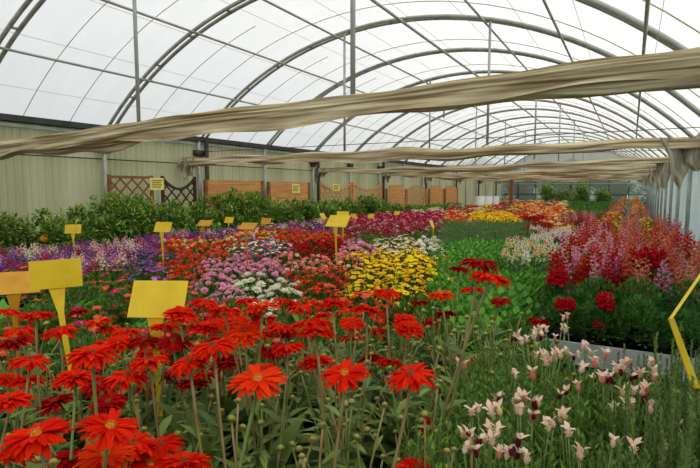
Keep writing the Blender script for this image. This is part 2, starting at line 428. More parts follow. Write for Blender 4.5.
# ------------------------------------------------------------------ trellis and fence panels along the left wall
def xw(px):
    """distance along the tunnel where column px meets the left wall"""
    u = (px - 350) / F; s_, c_ = math.sin(YAW), math.cos(YAW)
    return 8.3 * (c_ + u * s_) / (s_ - u * c_)
def lattice(y0, y1, z1, wood, top, label, frame=None):
    root = empty('trellis_panel', (XL + .3, (y0 + y1) / 2, 0)); frame = frame or wood; w = (y1 - y0) / 2
    def topz(y):
        u = y / w
        if top == 'concave': return z1 - .22 * (1 - u * u)
        if top == 'convex': return z1 - .22 * u * u
        return z1
    zb = .9; Z_ = 0
    m = MB()
    for s in (-1, 1):
        m = MB(); m.box((-.02, s * w - .03, 0), (.02, s * w + .03, topz(w) + .04), frame); ob('post', m.mesh('post', False), root)
    m = MB(); K = 14
    m.box((-.015, -w, zb - .05), (.015, w, zb), frame)
    for i in range(K):
        a = -w + 2 * w * i / K; b = -w + 2 * w * (i + 1) / K; p = V((0, a, topz(a))); q = V((0, b, topz(b))); d = (q - p) / 2
        m.obox((p + q) / 2, V((.018, 0, 0)), d * 1.02, d.normalized().cross(V((1, 0, 0))) * .025, frame)
    ob('rail', m.mesh('rail', False), root)
    m = MB(); st = .25; H = z1 - zb
    for sgn in (-1, 1):
        c = -w - H
        while c < w + H:
            pts = []
            for i in range(41):
                z = zb + H * i / 40; y = c + sgn * (z - zb)
                if -w <= y <= w and z <= topz(y): pts.append((y, z))
            if len(pts) > 1:
                p = V((.008 * sgn, pts[0][0], pts[0][1])); q = V((.008 * sgn, pts[-1][0], pts[-1][1])); d = (q - p) / 2
                m.obox((p + q) / 2, V((.006, 0, 0)), d, d.normalized().cross(V((1, 0, 0))) * .016, wood)
            c += st
    ob('lattice', m.mesh('lattice', False), root)
    m = MB(); m.box((-.01, -w, .12), (.01, w, zb - .05), wood); ob('lower_board', m.mesh('lower_board', False), root)
    return tag(root, label, 'trellis panel', 'garden panels against the left wall')
def planks(y0, y1, z1, label, top='flat'):
    root = empty('fence_panel', (XL + .3, (y0 + y1) / 2, 0)); w = (y1 - y0) / 2
    m = MB()
    for s in (-1, 1):
        m = MB(); m.box((-.03, s * w - .04, 0), (.03, s * w + .04, z1 + (0 if top == 'flat' else -.15)), 'wood_brown'); ob('post', m.mesh('post', False), root)
    m = MB(); z = .1
    while z < z1 - .02:
        ww = w
        if top == 'convex' and z > z1 - .35: ww = w * (1 - ((z - (z1 - .35)) / .35) ** 2 * .75)
        m.box((-.012, -ww, z), (.012, ww, min(z + .125, z1)), 'wood_orange'); z += .135
    ob('board', m.mesh('board', False), root)
    return tag(root, label, 'fence panel', 'garden panels against the left wall')
lattice(xw(107), xw(149), 1.80, 'wood_brown', 'flat', 'square topped red-brown trellis panel beside the first wall post', 'wood_brown')
lattice(xw(160), xw(192), 1.80, 'wood_dark', 'concave', 'dark brown trellis panel with dipped top left of the plank fences')
planks(xw(203), xw(259), 1.78, 'wide orange plank fence panel directly right of the dark trellis')
planks(xw(266), xw(306), 1.76, 'orange plank fence panel with a pale paper notice on it')
lattice(xw(318), xw(348), 1.74, 'wood_orange', 'concave', 'orange trellis panel with dipped top just right of the plank fences')
lattice(xw(350), xw(379), 1.74, 'wood_orange', 'concave', 'orange dipped trellis panel behind the middle shrubs, between trellis and domed fence')
planks(xw(384), xw(403), 1.72, 'domed orange plank fence panel right of the dipped trellises', 'convex')
lattice(xw(405), xw(424), 1.72, 'wood_orange', 'convex', 'domed orange trellis panel between two domed plank fences')
planks(xw(427), xw(441), 1.72, 'domed orange plank fence panel right of the domed trellis', 'convex')
planks(xw(443), xw(455), 1.72, 'farthest domed orange plank fence panel, near the white barrels', 'convex')
for (a, b, c, d, lab) in ((146, 160, 178, 190, 'pale yellow paper notice with printed lines beside the red-brown trellis'), (288, 296, 184, 193, 'pale yellow paper notice pinned on the orange plank fence'), (329, 336, 184, 191, 'small pale paper notice pinned on the dipped orange trellis')):
    y0, y1 = xw(a), xw(b); z = proj((XL + .36, (y0 + y1) / 2, 1.6))[2]
    zt = 1.6 + (188 - c) * z / F; zb = 1.6 + (188 - d) * z / F
    root = empty('paper_notice', (XL + .335, (y0 + y1) / 2, (zt + zb) / 2))
    w = (y1 - y0) / 2; h = (zt - zb) / 2
    m = MB(); m.box((-.003, -w, -h), (.003, w, h), 'paper'); ob('sheet', m.mesh('sheet', False), root)
    m = MB()
    for i in range(4): m.box((.0032, -w * .75, h * (.55 - .35 * i) - .008), (.0045, w * (.75 - .2 * (i % 2)), h * (.55 - .35 * i) + .008), 'wood_dark')
    ob('printed_line', m.mesh('printed_line', False), root)
    tag(root, lab, 'notice', 'paper notices on the garden panels')

# ------------------------------------------------------------------ benches
def bench(x0, x1, y0, y1, top, label, grp='plant benches in the greenhouse', rim=.07):
    root = empty('plant_bench', ((x0 + x1) / 2, (y0 + y1) / 2, 0)); w = (x1 - x0) / 2; d = (y1 - y0) / 2
    m = MB(); m.box((-w + .02, -d + .02, top - .05), (w - .02, d - .02, top - .02), 'black_plastic'); ob('tray_bed', m.mesh('tray_bed', False), root)
    m = MB()
    for a, b in (((-w, -d, top - rim), (w, -d + .025, top + .035)), ((-w, d - .025, top - .07), (w, d, top + .035)), ((-w, -d, top - .07), (-w + .025, d, top + .035)), ((w - .025, -d, top - .07), (w, d, top + .035))): m.box(a, b, 'tray')
    ob('rim', m.mesh('rim', False), root)
    n = 2 if w < 1.2 else 4
    for i in range(n):
        for s in (-1, 1):
            x = -w + .1 + (2 * w - .2) * i / (n - 1); m = MB(); m.box((x - .02, s * (d - .1) - .02, 0), (x + .02, s * (d - .1) + .02, top - .07), 'steel'); ob('leg', m.mesh('leg', False), root)
    return tag(root, label, 'bench', grp)
BT = .45      # general bench height
GB = .60      # front bench
SB = .62      # right-hand bench
bench(-3.6, -.02, .42, 2.55, GB, 'front bench carrying the scarlet gerberas')
bench(.0, .5, .5, 2.6, GB, 'narrow front bench carrying the lavender at the right edge')
yb = 2.6; k = 0
while yb < 34:
    dp = 1.62 if yb < 12 else 3.3
    bench(-7.0, -.56, yb, yb + dp - .04, BT, 'long wide bench of flowering pots, %s bed behind the gerberas' % ordn[k]); yb += dp; k += 1
yb = 3.33; k = 0
while yb < 36:
    dp = 2.4 if yb < 12 else 5
    bench(-.54, .55, yb, yb + dp - .04, SB, 'grey edged bench beside the right wall, %s from the front' % ordn[k], rim=.1); yb += dp; k += 1

# ------------------------------------------------------------------ flowers and plants: building blocks
def pot(rad=.07, h=.12, mat='black_plastic'):
    m = MB(); m.lathe([(0, 0), (rad * .75, 0), (rad * .97, h * .85), (rad * 1.06, h * .85), (rad * 1.06, h), (rad * .95, h), (rad * .93, h * .88), (0, h * .88)], mat, 12); return m
POT = pot().mesh('pot'); POT_T = pot(.075, .12, 'terracotta').mesh('pot')

def ger_head(seed, mat, rings=2, full=1.0, droop=0.15):
    r = random.Random(seed); m = MB()
    for q in range(rings):
        n = (27, 23, 18, 14)[q]; L = (.050, .042, .032, .023)[q] * full; el = (-.02, .16, .36, .62)[q]
        for i in range(n):
            a = 2 * PI * (i + .5 * q) / n + r.uniform(-.1, .1); e = el + r.uniform(-.18, .16)
            d = V((math.cos(a) * math.cos(e), math.sin(a) * math.cos(e), math.sin(e))); nn = V((-math.cos(a) * math.sin(e), -math.sin(a) * math.sin(e), math.cos(e)))
            p = V((math.cos(a) * .006, math.sin(a) * .006, .001 * q))
            m.blade(p, d, nn, L * r.uniform(.88, 1.08), .0125 * r.uniform(.85, 1.1), mat, (.45, .85, 1, .95, .4), droop + r.uniform(-.2, .6), .4)
    # calyx
    m.lathe([(.0, -.014), (.006, -.013), (.011, -.006), (.012, 0), (.004, .001)], 'stem_green', 8)
    return m
def ger_eye(seed, mat):
    r = random.Random(seed); m = MB(); m.lathe([(0, .0065), (.004, .0062), (.0085, .004), (.0105, .0005), (.0105, -.002)][::-1], mat, 10)
    for i in range(34):
        a = 2.39996 * i; q = .0018 * math.sqrt(i); m.leaf2(V((q * math.cos(a), q * math.sin(a), .005)), V((math.cos(a) * .5, math.sin(a) * .5, 1)), V((math.cos(a), math.sin(a), 0)), .005, .002, mat)
    return m
HEADS = {}
for nm, mt in (('scarlet', 'petal_scarlet'), ('orange', 'petal_orange'), ('deep', 'petal_deepred')):
    HEADS[nm] = [(ger_head(s, mt, rg, 1.0, dr).mesh('flower_head'), ger_eye(s, ey).mesh('flower_eye')) for s, rg, dr, ey in ((1, 2, .25, 'eye_yellow'), (2, 2, .5, 'eye_dark'), (3, 3, .35, 'eye_dark'), (4, 4, .25, 'eye_dark'), (5, 3, .55, 'eye_dark'))]
def bud_mesh(seed):
    r = random.Random(seed); m = MB(); m.ball(V((0, 0, .004)), .0085, 'bud_green', 8, 5, .85)
    for i in range(14):
        a = 2 * PI * i / 14; m.blade(V((math.cos(a) * .0045, math.sin(a) * .0045, -.004)), V((math.cos(a) * .9, math.sin(a) * .9, .6)), V((-math.cos(a), -math.sin(a), 1)), .013, .004, 'bud_green', (.8, 1, .2), -.9, .2)
    return m
BUDS = [bud_mesh(i).mesh('bud') for i in range(3)]

def ger_leaves(seed, mat='leaf_gerbera'):
    r = random.Random(seed); m = MB()
    for i in range(34):
        a = r.uniform(0, 2 * PI); e = r.uniform(.3, 1.35); L = r.uniform(.10, .24)
        d = V((math.cos(a) * math.cos(e), math.sin(a) * math.cos(e), math.sin(e))); nn = V((-math.cos(a) * math.sin(e), -math.sin(a) * math.sin(e), math.cos(e)))
        p = V((r.uniform(-.05, .05), r.uniform(-.05, .05), .10 + r.uniform(0, .12)))
        m.blade(p, d, nn, L, L * r.uniform(.2, .32), mat, (.15, .5, .75, 1.0, .85, .5, .08), r.uniform(.3, 1.3), r.uniform(.1, .4))
    return m
GLEAF = [ger_leaves(s).mesh('leaves') for s in range(5)]

def stem_mesh(p0, p1, r, bend, seed, leafy):
    rr = random.Random(seed); m = MB(); mid = (p0 + p1) / 2 + bend; pts = []
    for i in range(7):
        t = i / 6; pts.append(p0 * (1 - t) ** 2 + mid * 2 * t * (1 - t) + p1 * t * t)
    m.tube(pts, [r * 1.2, r * 1.1, r, r, r, r * .95, r * 1.05], 'stem' if rr.random() < .65 else 'stem_green', 6)
    if leafy:
        for i in range(rr.randint(5, 8)):
            t = rr.uniform(.15, .72); k = min(5, int(t * 6)); p = pts[k].lerp(pts[k + 1], t * 6 - k); a = rr.uniform(0, 6.28); e = rr.uniform(.1, .9)
            L = rr.uniform(.045, .09)
            m.blade(p, V((math.cos(a) * math.cos(e), math.sin(a) * math.cos(e), math.sin(e))), V((-math.cos(a) * math.sin(e), -math.sin(a) * math.sin(e), math.cos(e))), L, L * .26, 'leaf_gerbera', (.3, .8, 1, .7, .1), rr.uniform(.3, 1.1), .3)
    return m.mesh('stem')

# hero heads read off the photograph: (px, py, apparent width, colour, variant)
H = [(258, 380, 56, 'orange', 0), (411, 374, 54, 'scarlet', 1), (345, 374, 50, 'scarlet', 0), (244, 332, 38, 'orange', 2), (36, 435, 74, 'scarlet', 0), (110, 427, 60, 'scarlet', 0), (76, 378, 44, 'scarlet', 3), (14, 342, 34, 'deep', 2),
     (98, 322, 28, 'scarlet', 0), (36, 314, 38, 'scarlet', 1), (92, 354, 54, 'scarlet', 2), (128, 376, 44, 'scarlet', 1), (108, 402, 38, 'deep', 2), (68, 461, 42, 'deep', 2), (149, 388, 30, 'deep', 1), (149, 360, 44, 'scarlet', 1), (189, 362, 46, 'scarlet', 1),
     (213, 346, 46, 'scarlet', 1), (225, 310, 38, 'scarlet', 1), (181, 314, 36, 'scarlet', 3), (236, 322, 32, 'scarlet', 2), (193, 384, 36, 'deep', 3), (161, 445, 46, 'scarlet', 1), (133, 443, 50, 'scarlet', 1), (184, 463, 52, 'scarlet', 2), (145, 340, 34, 'deep', 1),
     (173, 341, 36, 'deep', 1), (8, 311, 26, 'scarlet', 1), (2, 380, 26, 'deep', 2), (223, 366, 32, 'deep', 3), (262, 306, 38, 'orange', 0), (288, 346, 38, 'scarlet', 1), (316, 362, 40, 'scarlet', 3), (316, 332, 42, 'scarlet', 2), (306, 322, 36, 'scarlet', 1),
     (333, 304, 34, 'scarlet', 3), (367, 310, 34, 'scarlet', 2), (387, 292, 30, 'scarlet', 1), (409, 328, 30, 'scarlet', 3), (389, 362, 30, 'scarlet', 2), (441, 294, 28, 'orange', 0), (445, 314, 26, 'deep', 2), (226, 360, 30, 'deep', 3), (284, 300, 26, 'scarlet', 1),
     (472, 289, 24, 'scarlet', 1), (468, 358, 26, 'scarlet', 3), (516, 364, 20, 'deep', 1), (538, 320, 24, 'deep', 1), (490, 276, 42, 'scarlet', 1), (480, 262, 40, 'deep', 1), (459, 269, 20, 'deep', 2), (270, 347, 24, 'deep', 2), (300, 376, 24, 'deep', 1),
     (60, 330, 36, 'scarlet', 1), (30, 360, 40, 'scarlet', 1), (55, 402, 36, 'deep', 2), (20, 330, 30, 'scarlet', 1), (120, 342, 34, 'scarlet', 2), (165, 325, 34, 'scarlet', 1), (205, 328, 36, 'scarlet', 3), (280, 326, 30, 'scarlet', 1), (352, 322, 28, 'scarlet', 1),
     (105, 455, 56, 'orange', 0), (10, 400, 44, 'scarlet', 2), (8, 455, 60, 'scarlet', 1), (150, 465, 50, 'scarlet', 0), (205, 302, 28, 'scarlet', 1), (247, 300, 26, 'scarlet', 1), (300, 306, 26, 'scarlet', 1), (420, 302, 22, 'deep', 1), (430, 322, 22, 'deep', 2), (376, 330, 22, 'deep', 1), (500, 300, 22, 'deep', 1), (128, 330, 30, 'orange', 1), (78, 312, 24, 'deep', 2)]
SPECIAL = [(433, 433, 30, 'deep', 3), (308, 449, 24, 'deep', 3), (526, 385, 20, 'deep', 3)]
heads = []
DIA = .097
for px, py, w, c, vr in H:
    z = min(2.35, max(.78, DIA * F / w)); p = at_depth(px, py, z); heads.append((p, c, vr, False))
for px, py, w, c, vr in SPECIAL: heads.append((at_depth(px, py, .078 * F / w), c, vr, True))
# plant positions on the front bench
plants = []
yy = .56; row = 0
def ger_ok(x, y):
    px, py, z = proj((x, y, 1.15))
    return z > .3 and -60 < px < 545 and not (px > 440 + (400 - py) * .7 and py > 335) and py < 900
rows = []; backfill = []
while yy < 2.5:
    xx = -3.5 + (.11 if row % 2 else 0); cur = []
    while xx < -.1:
        p = (xx + R.uniform(-.02, .02), yy + R.uniform(-.02, .02))
        if ger_ok(*p) and (proj((p[0], p[1], 1.15))[1] > (306 if proj((p[0], p[1], 1.15))[0] < 190 else 294)): cur.append(p)
        elif ger_ok(*p): backfill.append(p)
        xx += .225
    if cur: rows.append(cur)
    yy += .215; row += 1
flat = [(x, y, ri, ci) for ri, rw in enumerate(rows) for ci, (x, y) in enumerate(rw)]
assign = {i: [] for i in range(len(flat))}
for h in heads:
    i = min(range(len(flat)), key=lambda i: (flat[i][0] - h[0].x) ** 2 + (flat[i][1] - h[0].y) ** 2 + .004 * len(assign[i])); assign[i].append(h)
SEED = [100]
for i, (x, y, ri, ci) in enumerate(flat):
    r = random.Random(900 + i); root = empty('gerbera_plant', (x, y, GB - .018))
    ob('pot', POT, root)
    ob('leaves', GLEAF[i % 5], root, TR(V((0, 0, 0)), Euler((0, 0, r.uniform(0, 6.28))).to_matrix(), r.uniform(.9, 1.15)))
    hs = list(assign[i]); px, py, z = proj((x, y, 1.15))
    want = (2 if y < 1.0 else 3 if y < 1.3 else 5) if px < 340 else 1
    # a few extra heads deeper in the crop, lower than the main ones
    for q in range(max(0, want - len(hs)) + (1 if px < 240 and r.random() < .5 else 0)):
        p = V((x + r.uniform(-.1, .1), y + r.uniform(-.1, .1), r.uniform(.98, 1.12) if px < 330 else r.uniform(.95, 1.08)))
        hs.append((p, r.choice(['scarlet', 'scarlet', 'deep']), r.choice([1, 2, 3, 4]), False))
    nh = 0
    for p, c, vr, face in hs:
        if p.z < .8: continue
        lp = p - root.location; vr_ = vr % 5; hm, em = HEADS[c][vr_]
        tocam = (EYE - p); tocam.z = 0; tocam.normalize()
        if face: nrm = (tocam + V((0, 0, .25))).normalized()
        else: nrm = (V((0, 0, 1)) + tocam * (r.uniform(-.02, .1) if vr_ == 0 else r.uniform(-.22, .06)) + V((r.uniform(-.2, .2), r.uniform(-.2, .2), 0))).normalized()
        q = nrm.to_track_quat('Z', 'Y').to_matrix() @ Euler((0, 0, r.uniform(0, 6.28))).to_matrix()
        sc_ = r.uniform(.86, .98) * (.85 if face else 1)
        st = stem_mesh(V((r.uniform(-.03, .03), r.uniform(-.03, .03), .1)), lp - nrm * .012, .0032, V((r.uniform(-.03, .03), r.uniform(-.03, .03), .03)), SEED[0], True); SEED[0] += 1
        ob('stem', st, root)
        fh = ob('flower_head', hm, root, TR(lp, q, sc_)); ob('flower_eye', em, fh); nh += 1
    for q in range(r.randint(4, 7) if px < 300 else r.randint(9, 13)):
        lp = V((r.uniform(-.12, .12), r.uniform(-.12, .12), r.uniform(.33, .54)))
        st = stem_mesh(V((r.uniform(-.03, .03), r.uniform(-.03, .03), .1)), lp, .0026, V((r.uniform(-.03, .03), r.uniform(-.03, .03), .03)), SEED[0], True); SEED[0] += 1
        ob('stem', st, root); ob('bud', BUDS[q % 3], root, TR(lp, Euler((r.uniform(-.4, .4), r.uniform(-.4, .4), 0)).to_matrix(), r.uniform(.65, 1.05)))
    kinds = 'scarlet gerbera plant' if nh else 'budding gerbera plant'
    tag(root, '%s on the front bench, %s from left in the %s row from camera' % (kinds, ordn[ci], ordn[ri]), 'flowering plant', 'gerberas on the front bench')

# ------------------------------------------------------------------ front right: pale butterfly lavender and green lavender
def needle_bush(seed, rad, h, nst, mat, nl=26, L=.022, W=.003, up=.75, topz=.1):
    r = random.Random(seed); m = MB()
    for s in range(nst):
        a = r.uniform(0, 6.28); q = rad * math.sqrt(r.random()); lean = V((math.cos(a), math.sin(a), 0)) * q
        hh = h * (1 - .25 * (q / rad) ** 2) * r.uniform(.75, 1.08)
        p0 = V((lean.x * .3, lean.y * .3, topz)); p1 = V((lean.x * 1.05, lean.y * 1.05, topz + hh)); mid = V((lean.x * 1.0, lean.y * 1.0, topz + hh * .45)); pts = [p0 * (1 - t) ** 2 + mid * 2 * t * (1 - t) + p1 * t * t for t in (0, .25, .5, .75, 1)]
        m.tube(pts, [.0018] * 5, 'stem_green', 3, False)
        for k in range(nl):
            t = .2 + .8 * k / nl; j = min(3, int(t * 4)); p = pts[j].lerp(pts[j + 1], t * 4 - j); aa = 2.4 * k + r.uniform(-.4, .4)
            d = V((math.cos(aa), math.sin(aa), up + .5 * t)); m.leaf2(p, d, V((-math.cos(aa), -math.sin(aa), 1.2)), L * (1.15 - .5 * t) * r.uniform(.8, 1.2), W, mat)
    return m
def ear_flower(seed, base):
    r = random.Random(seed); m = MB(); m.ball(V((0, 0, .008)), .0065, base, 7, 5, 1.8)
    for k in range(12):
        a = 2.4 * k; z = .001 + .0014 * k; m.leaf2(V((math.cos(a) * .005, math.sin(a) * .005, z)), V((math.cos(a), math.sin(a), .5)), V((-math.cos(a), -math.sin(a), 1)), .006, .005, base)
    for k in range(r.choice([3, 4, 5])):
        a = 6.283 * k / 4 + r.uniform(-.4, .4); m.blade(V((math.cos(a) * .003, math.sin(a) * .003, .017)), V((math.cos(a) * .65, math.sin(a) * .65, .8)), V((-math.cos(a), -math.sin(a), .7)), r.uniform(.017, .024), .0125, 'petal_palepink', (.4, .9, 1, .6, .1), r.uniform(.2, .8), .3)
    return m
EARS = [ear_flower(1, 'petal_palepink').mesh('flower'), ear_flower(2, 'petal_maroon').mesh('flower'), ear_flower(3, 'petal_palepink').mesh('flower'), ear_flower(4, 'petal_cream').mesh('flower'), ear_flower(5, 'petal_salmon').mesh('flower')]
LBUSH = [needle_bush(s, .18, .385, 170, 'leaf_fine', 30, .032, .0075, .45).mesh('foliage') for s in (1, 2, 3)]
z8 = [(215, 155), (238, 135), (265, 130), (302, 125), (316, 97), (360, 175), (300, 195), (180, 235), (265, 215), (385, 215), (410, 195), (455, 225), (520, 215), (500, 235), (480, 285), (515, 280), (475, 320), (525, 330), (350, 230), (405, 255), (95, 330), (150, 335), (200, 335), (245, 315), (310, 345), (270, 375), (125, 380), (190, 415), (95, 410), (228, 352), (480, 430), (430, 415), (90, 440), (320, 388), (345, 440), (130, 410), (60, 430), (215, 455), (205, 160), (195, 145), (250, 150), (285, 190), (275, 205), (345, 195), (375, 190), (470, 215), (485, 245), (445, 230), (540, 240), (500, 285), (345, 275), (285, 150), (230, 245), (195, 300), (215, 300), (165, 445), (400, 250)]
lav = []
lrows = [[(-.17, 1.62), (.06, 1.66)], [(-.40, 1.72)], ]
lpos = [(487, 440, .95), (530, 452, .9), (585, 455, .88), (635, 462, .88), (470, 400, 1.0), (520, 408, 1.0), (572, 410, 1.02), (620, 412, 1.0), (540, 376, 1.0), (590, 380, 1.02), (500, 376, 1.0), (635, 382, 1.02), (505, 352, 1), (545, 360, 1), (585, 364, 1), (622, 368, 1)]
lpl = []
for k, (px, py, _) in enumerate(lpos):
    p = at_height(px, py, 1.06); lpl.append(p)
asg = {i: [] for i in range(len(lpl))}
for zx, zy in z8:
    px, py = 440 + zx / 2.488, 280 + zy / 2.488
    p = at_height(px, py, 1.1 + R.uniform(-.015, .03)); i = min(range(len(lpl)), key=lambda i: (lpl[i] - p).to_2d().length); asg[i].append(p)
wh = {0: 'at bottom centre beside the gerberas', 1: 'second from left in the front row', 2: 'third from left in the front row', 3: 'rightmost of the front row', 4: 'leftmost of the middle row', 5: 'second from left in the middle row', 6: 'third from left in the middle row', 7: 'rightmost of the middle row', 8: 'second from left in the back row', 9: 'third from left in the back row', 10: 'leftmost of the back row', 11: 'rightmost of the back row', 12: 'beside the last gerberas in the hindmost row', 13: 'second from left in the hindmost row', 14: 'third from left in the hindmost row', 15: 'rightmost of the hindmost row by the lavender'}
for i, p in enumerate(lpl):
    root = empty('butterfly_lavender_plant', (p.x, p.y, GB - .018)); ob('pot', POT_T, root)
    ob('foliage', LBUSH[i % 3], root, TR(V((0, 0, 0)), Euler((0, 0, R.uniform(0, 6))).to_matrix(), R.uniform(.97, 1.06) * (.86 if i > 12 else 1)))
    for q in range(1):
        asg[i].append(p + V((R.uniform(-.12, .12), R.uniform(-.12, .12), R.uniform(-.02, .03))))
    for f in [g + V((R.uniform(-.022, .022), R.uniform(-.022, .022), R.uniform(-.012, .006))) * e for g in asg[i] for e in ((0, 1) if R.random() < .65 else (0,))]:
        lp = f - root.location; base = V((lp.x * .5, lp.y * .5, .3)); m = MB(); m.tube([base, base.lerp(lp, .5) + V((0, 0, .01)), lp], .0014, 'stem_green', 4); ob('stem', m.mesh('stem'), root)
        ob('flower', EARS[R.randrange(5)], root, TR(lp, Euler((R.uniform(-.3, .3), R.uniform(-.3, .3), R.uniform(0, 6))).to_matrix(), R.uniform(.66, .98)))
    tag(root, 'pale pink butterfly lavender plant, ' + wh[i], 'flowering plant', 'butterfly lavenders on the front bench')
LAV = [needle_bush(20 + s, .12, .5, 44, 'leaf_lavender', 90, .017, .0058, 1.1).mesh('foliage') for s in range(3)]
for i, (px, py) in enumerate([(655, 352), (690, 350), (660, 400), (697, 395), (668, 440), (705, 440), (690, 475), (725, 400), (720, 350)]):
    p = at_height(px, py, 1.14); root = empty('lavender_plant', (p.x, p.y, GB - .018)); ob('pot', POT, root)
    ob('foliage', LAV[i % 3], root, TR(V((0, 0, 0)), Euler((0, 0, R.uniform(0, 6))).to_matrix(), R.uniform(.95, 1.08)))
    tag(root, 'tall grey-green lavender plant without flowers, ' + ['beside the bench end at the back left', 'under the bent yellow marker at the back', 'left edge of the clump, middle', 'in the middle of the clump at the frame edge', 'left edge of the clump, front', 'right edge of the frame, front', 'nearest the camera in the bottom corner', 'rightmost, mostly outside the frame', 'back right, mostly outside the frame'][i], 'plant', 'lavender plants at the right edge')

# ------------------------------------------------------------------ bedding plants
def dome_leaves(m, r, rad, h, n, mat, L, W, base=.1, small=True):
    for i in range(n):
        d = rnd_dir(r, .0, 1.); q = r.uniform(.45, 1.0) if r.random() < .5 else 1.
        p = V((d.x * rad * q * .92, d.y * rad * q * .92, base + d.z * (h - base) * q))
        o = (d + V((r.uniform(-.7, .7), r.uniform(-.7, .7), r.uniform(-.2, .7)))).normalized()
        if small: m.leaf2(p, o, V((0, 0, 1)) + d * .3, L * r.uniform(.7, 1.25), W * r.uniform(.8, 1.2), mat)
        else: m.blade(p, o, V((0, 0, 1)) + d * .3, L * r.uniform(.7, 1.25), W * r.uniform(.8, 1.2), mat, (.25, .85, 1, .6, .08), r.uniform(.2, .9), .3)
def bloom(kind, mat, seed=0, eye='eye_yellow', s=1.):
    r = random.Random(seed); m = MB()
    if kind == 'daisy':
        for i in range(13):
            a = 2 * PI * i / 13; e = .12 + r.uniform(-.08, .12); d = V((math.cos(a) * math.cos(e), math.sin(a) * math.cos(e), math.sin(e)))
            m.blade(V((0, 0, 0)), d, V((0, 0, 1)), .026 * s, .0105 * s, mat, (.4, 1, .9, .3), .3, .2)
        m.ball(V((0, 0, .002)), .0065 * s, eye, 7, 4, .5)
    elif kind == 'pompon':
        for q in range(3):
            n = (12, 10, 7)[q]
            for i in range(n):
                a = 2 * PI * (i + .5 * q) / n; e = (.05, .5, 1.0)[q] + r.uniform(-.1, .1); d = V((math.cos(a) * math.cos(e), math.sin(a) * math.cos(e), math.sin(e)))
                m.blade(V((0, 0, 0)), d, V((-math.cos(a) * math.sin(e), -math.sin(a) * math.sin(e), math.cos(e))), (.03, .024, .018)[q] * s, .011 * s, mat, (.4, 1, .3), -.3, .2)
    else:  # five-petal
        for i in range(5):
            a = 2 * PI * i / 5; d = V((math.cos(a), math.sin(a), .25)); m.blade(V((0, 0, 0)), d, V((0, 0, 1)), .019 * s, .018 * s, mat, (.3, 1, .8), .3, .15)
        m.ball(V((0, 0, .001)), .003 * s, eye, 5, 3, .6)
    return m
def far_bloom(kind, mat, s=1., seed=0):
    """the same flower heads for plants more than six metres off"""
    m = MB(); n = 7 if kind != 'five' else 5; L = {'daisy': .026, 'pompon': .028, 'five': .019}[kind] * s
    for q in range(2 if kind == 'pompon' else 1):
        for i in range(n):
            a = 2 * PI * (i + .5 * q) / n; e = .15 + .6 * q; d = V((math.cos(a) * math.cos(e), math.sin(a) * math.cos(e), math.sin(e)))
            m.leaf2(V((0, 0, 0)), d, V((0, 0, 1)), L, L * .75, mat)
    return m
FOL = {'mound': ('leaf_mid', .05, .028), 'dark': ('leaf_dark', .05, .026), 'green': ('leaf_leafy', .07, .03)}
class Kind:
    """a bedding plant: dome of foliage with flower heads over it"""
    def __init__(s, name, mats, bl, n, size, leaf='leaf_mid', rad=.21, h=.38, text='', cover=.25, lowest=.3):
        s.__dict__.update(locals()); s.cache = {}
    def spots(s, v):
        r = random.Random(hash((s.name, v)) % 9973 if False else sum(map(ord, s.name)) * 7 + v); out = []
        for i in range(s.n):
            z = 1 - (1 - s.lowest) * ((i + .5) / s.n); a = 2.39996 * i + r.uniform(-.3, .3); q = math.sqrt(max(0, 1 - z * z)); d = V((q * math.cos(a), q * math.sin(a), z))
            k = r.uniform(1.0, 1.13); p = V((d.x * s.rad * k, d.y * s.rad * k, .1 + d.z * (s.h - .1) * k + r.uniform(-.01, .025)))
            nr = (d + V((0, 0, .8)) + V((r.uniform(-.4, .4), r.uniform(-.4, .4), 0))).normalized()
            out.append((p, nr.to_track_quat('Z', 'Y').to_matrix() @ Euler((0, 0, r.uniform(0, 6))).to_matrix(), r.uniform(.8, 1.2), r.choice(s.mats)))
        return out
    def fol(s, v, n):
        r = random.Random(v * 31 + len(s.name)); m = MB(); dome_leaves(m, r, s.rad * 1.0, s.h * .93, n, s.leaf, .062, .03)
        for i in range(9):
            a = i * .7; m.tube([V((0, 0, .09)), V((math.cos(a) * s.rad * .6, math.sin(a) * s.rad * .6, s.h * .8))], .002, 'stem_green', 3, False)
        return m
    def near(s, loc, v, sc_):
        root = empty(s.name, loc, R.uniform(0, 6.28), sc_); ob('pot', POT_T if v else POT, root)
        if ('f', v) not in s.cache: s.cache[('f', v)] = s.fol(v, 430).mesh('foliage')
        ob('foliage', s.cache[('f', v)], root)
        for p, q, k, mt in s.spots(v):
            if (mt, 'b') not in s.cache: s.cache[(mt, 'b')] = bloom(s.bl, mt, 3, 'eye_yellow', s.size).mesh('flower')
            ob('flower', s.cache[(mt, 'b')], root, TR(p, q, k))
        return root
    def far(s, loc, v, sc_, lod):
        key = ('far', v, lod)
        if key not in s.cache:
            m = MB(); m.add(s.fol(v, 300 if lod == 0 else 150), Matrix.Identity(4)); m.add(pot(), Matrix.Identity(4))
            for i, (p, q, k, mt) in enumerate(s.spots(v)): m.add(far_bloom(s.bl, mt, s.size * (1.12 if lod == 0 else 1.3)), TR(p, q, k))
            s.cache[key] = m.mesh(s.name)
        o = ob(s.name, s.cache[key]); o.location = loc; o.rotation_euler = (0, 0, R.uniform(0, 6.28)); o.scale = (sc_,) * 3
        return o
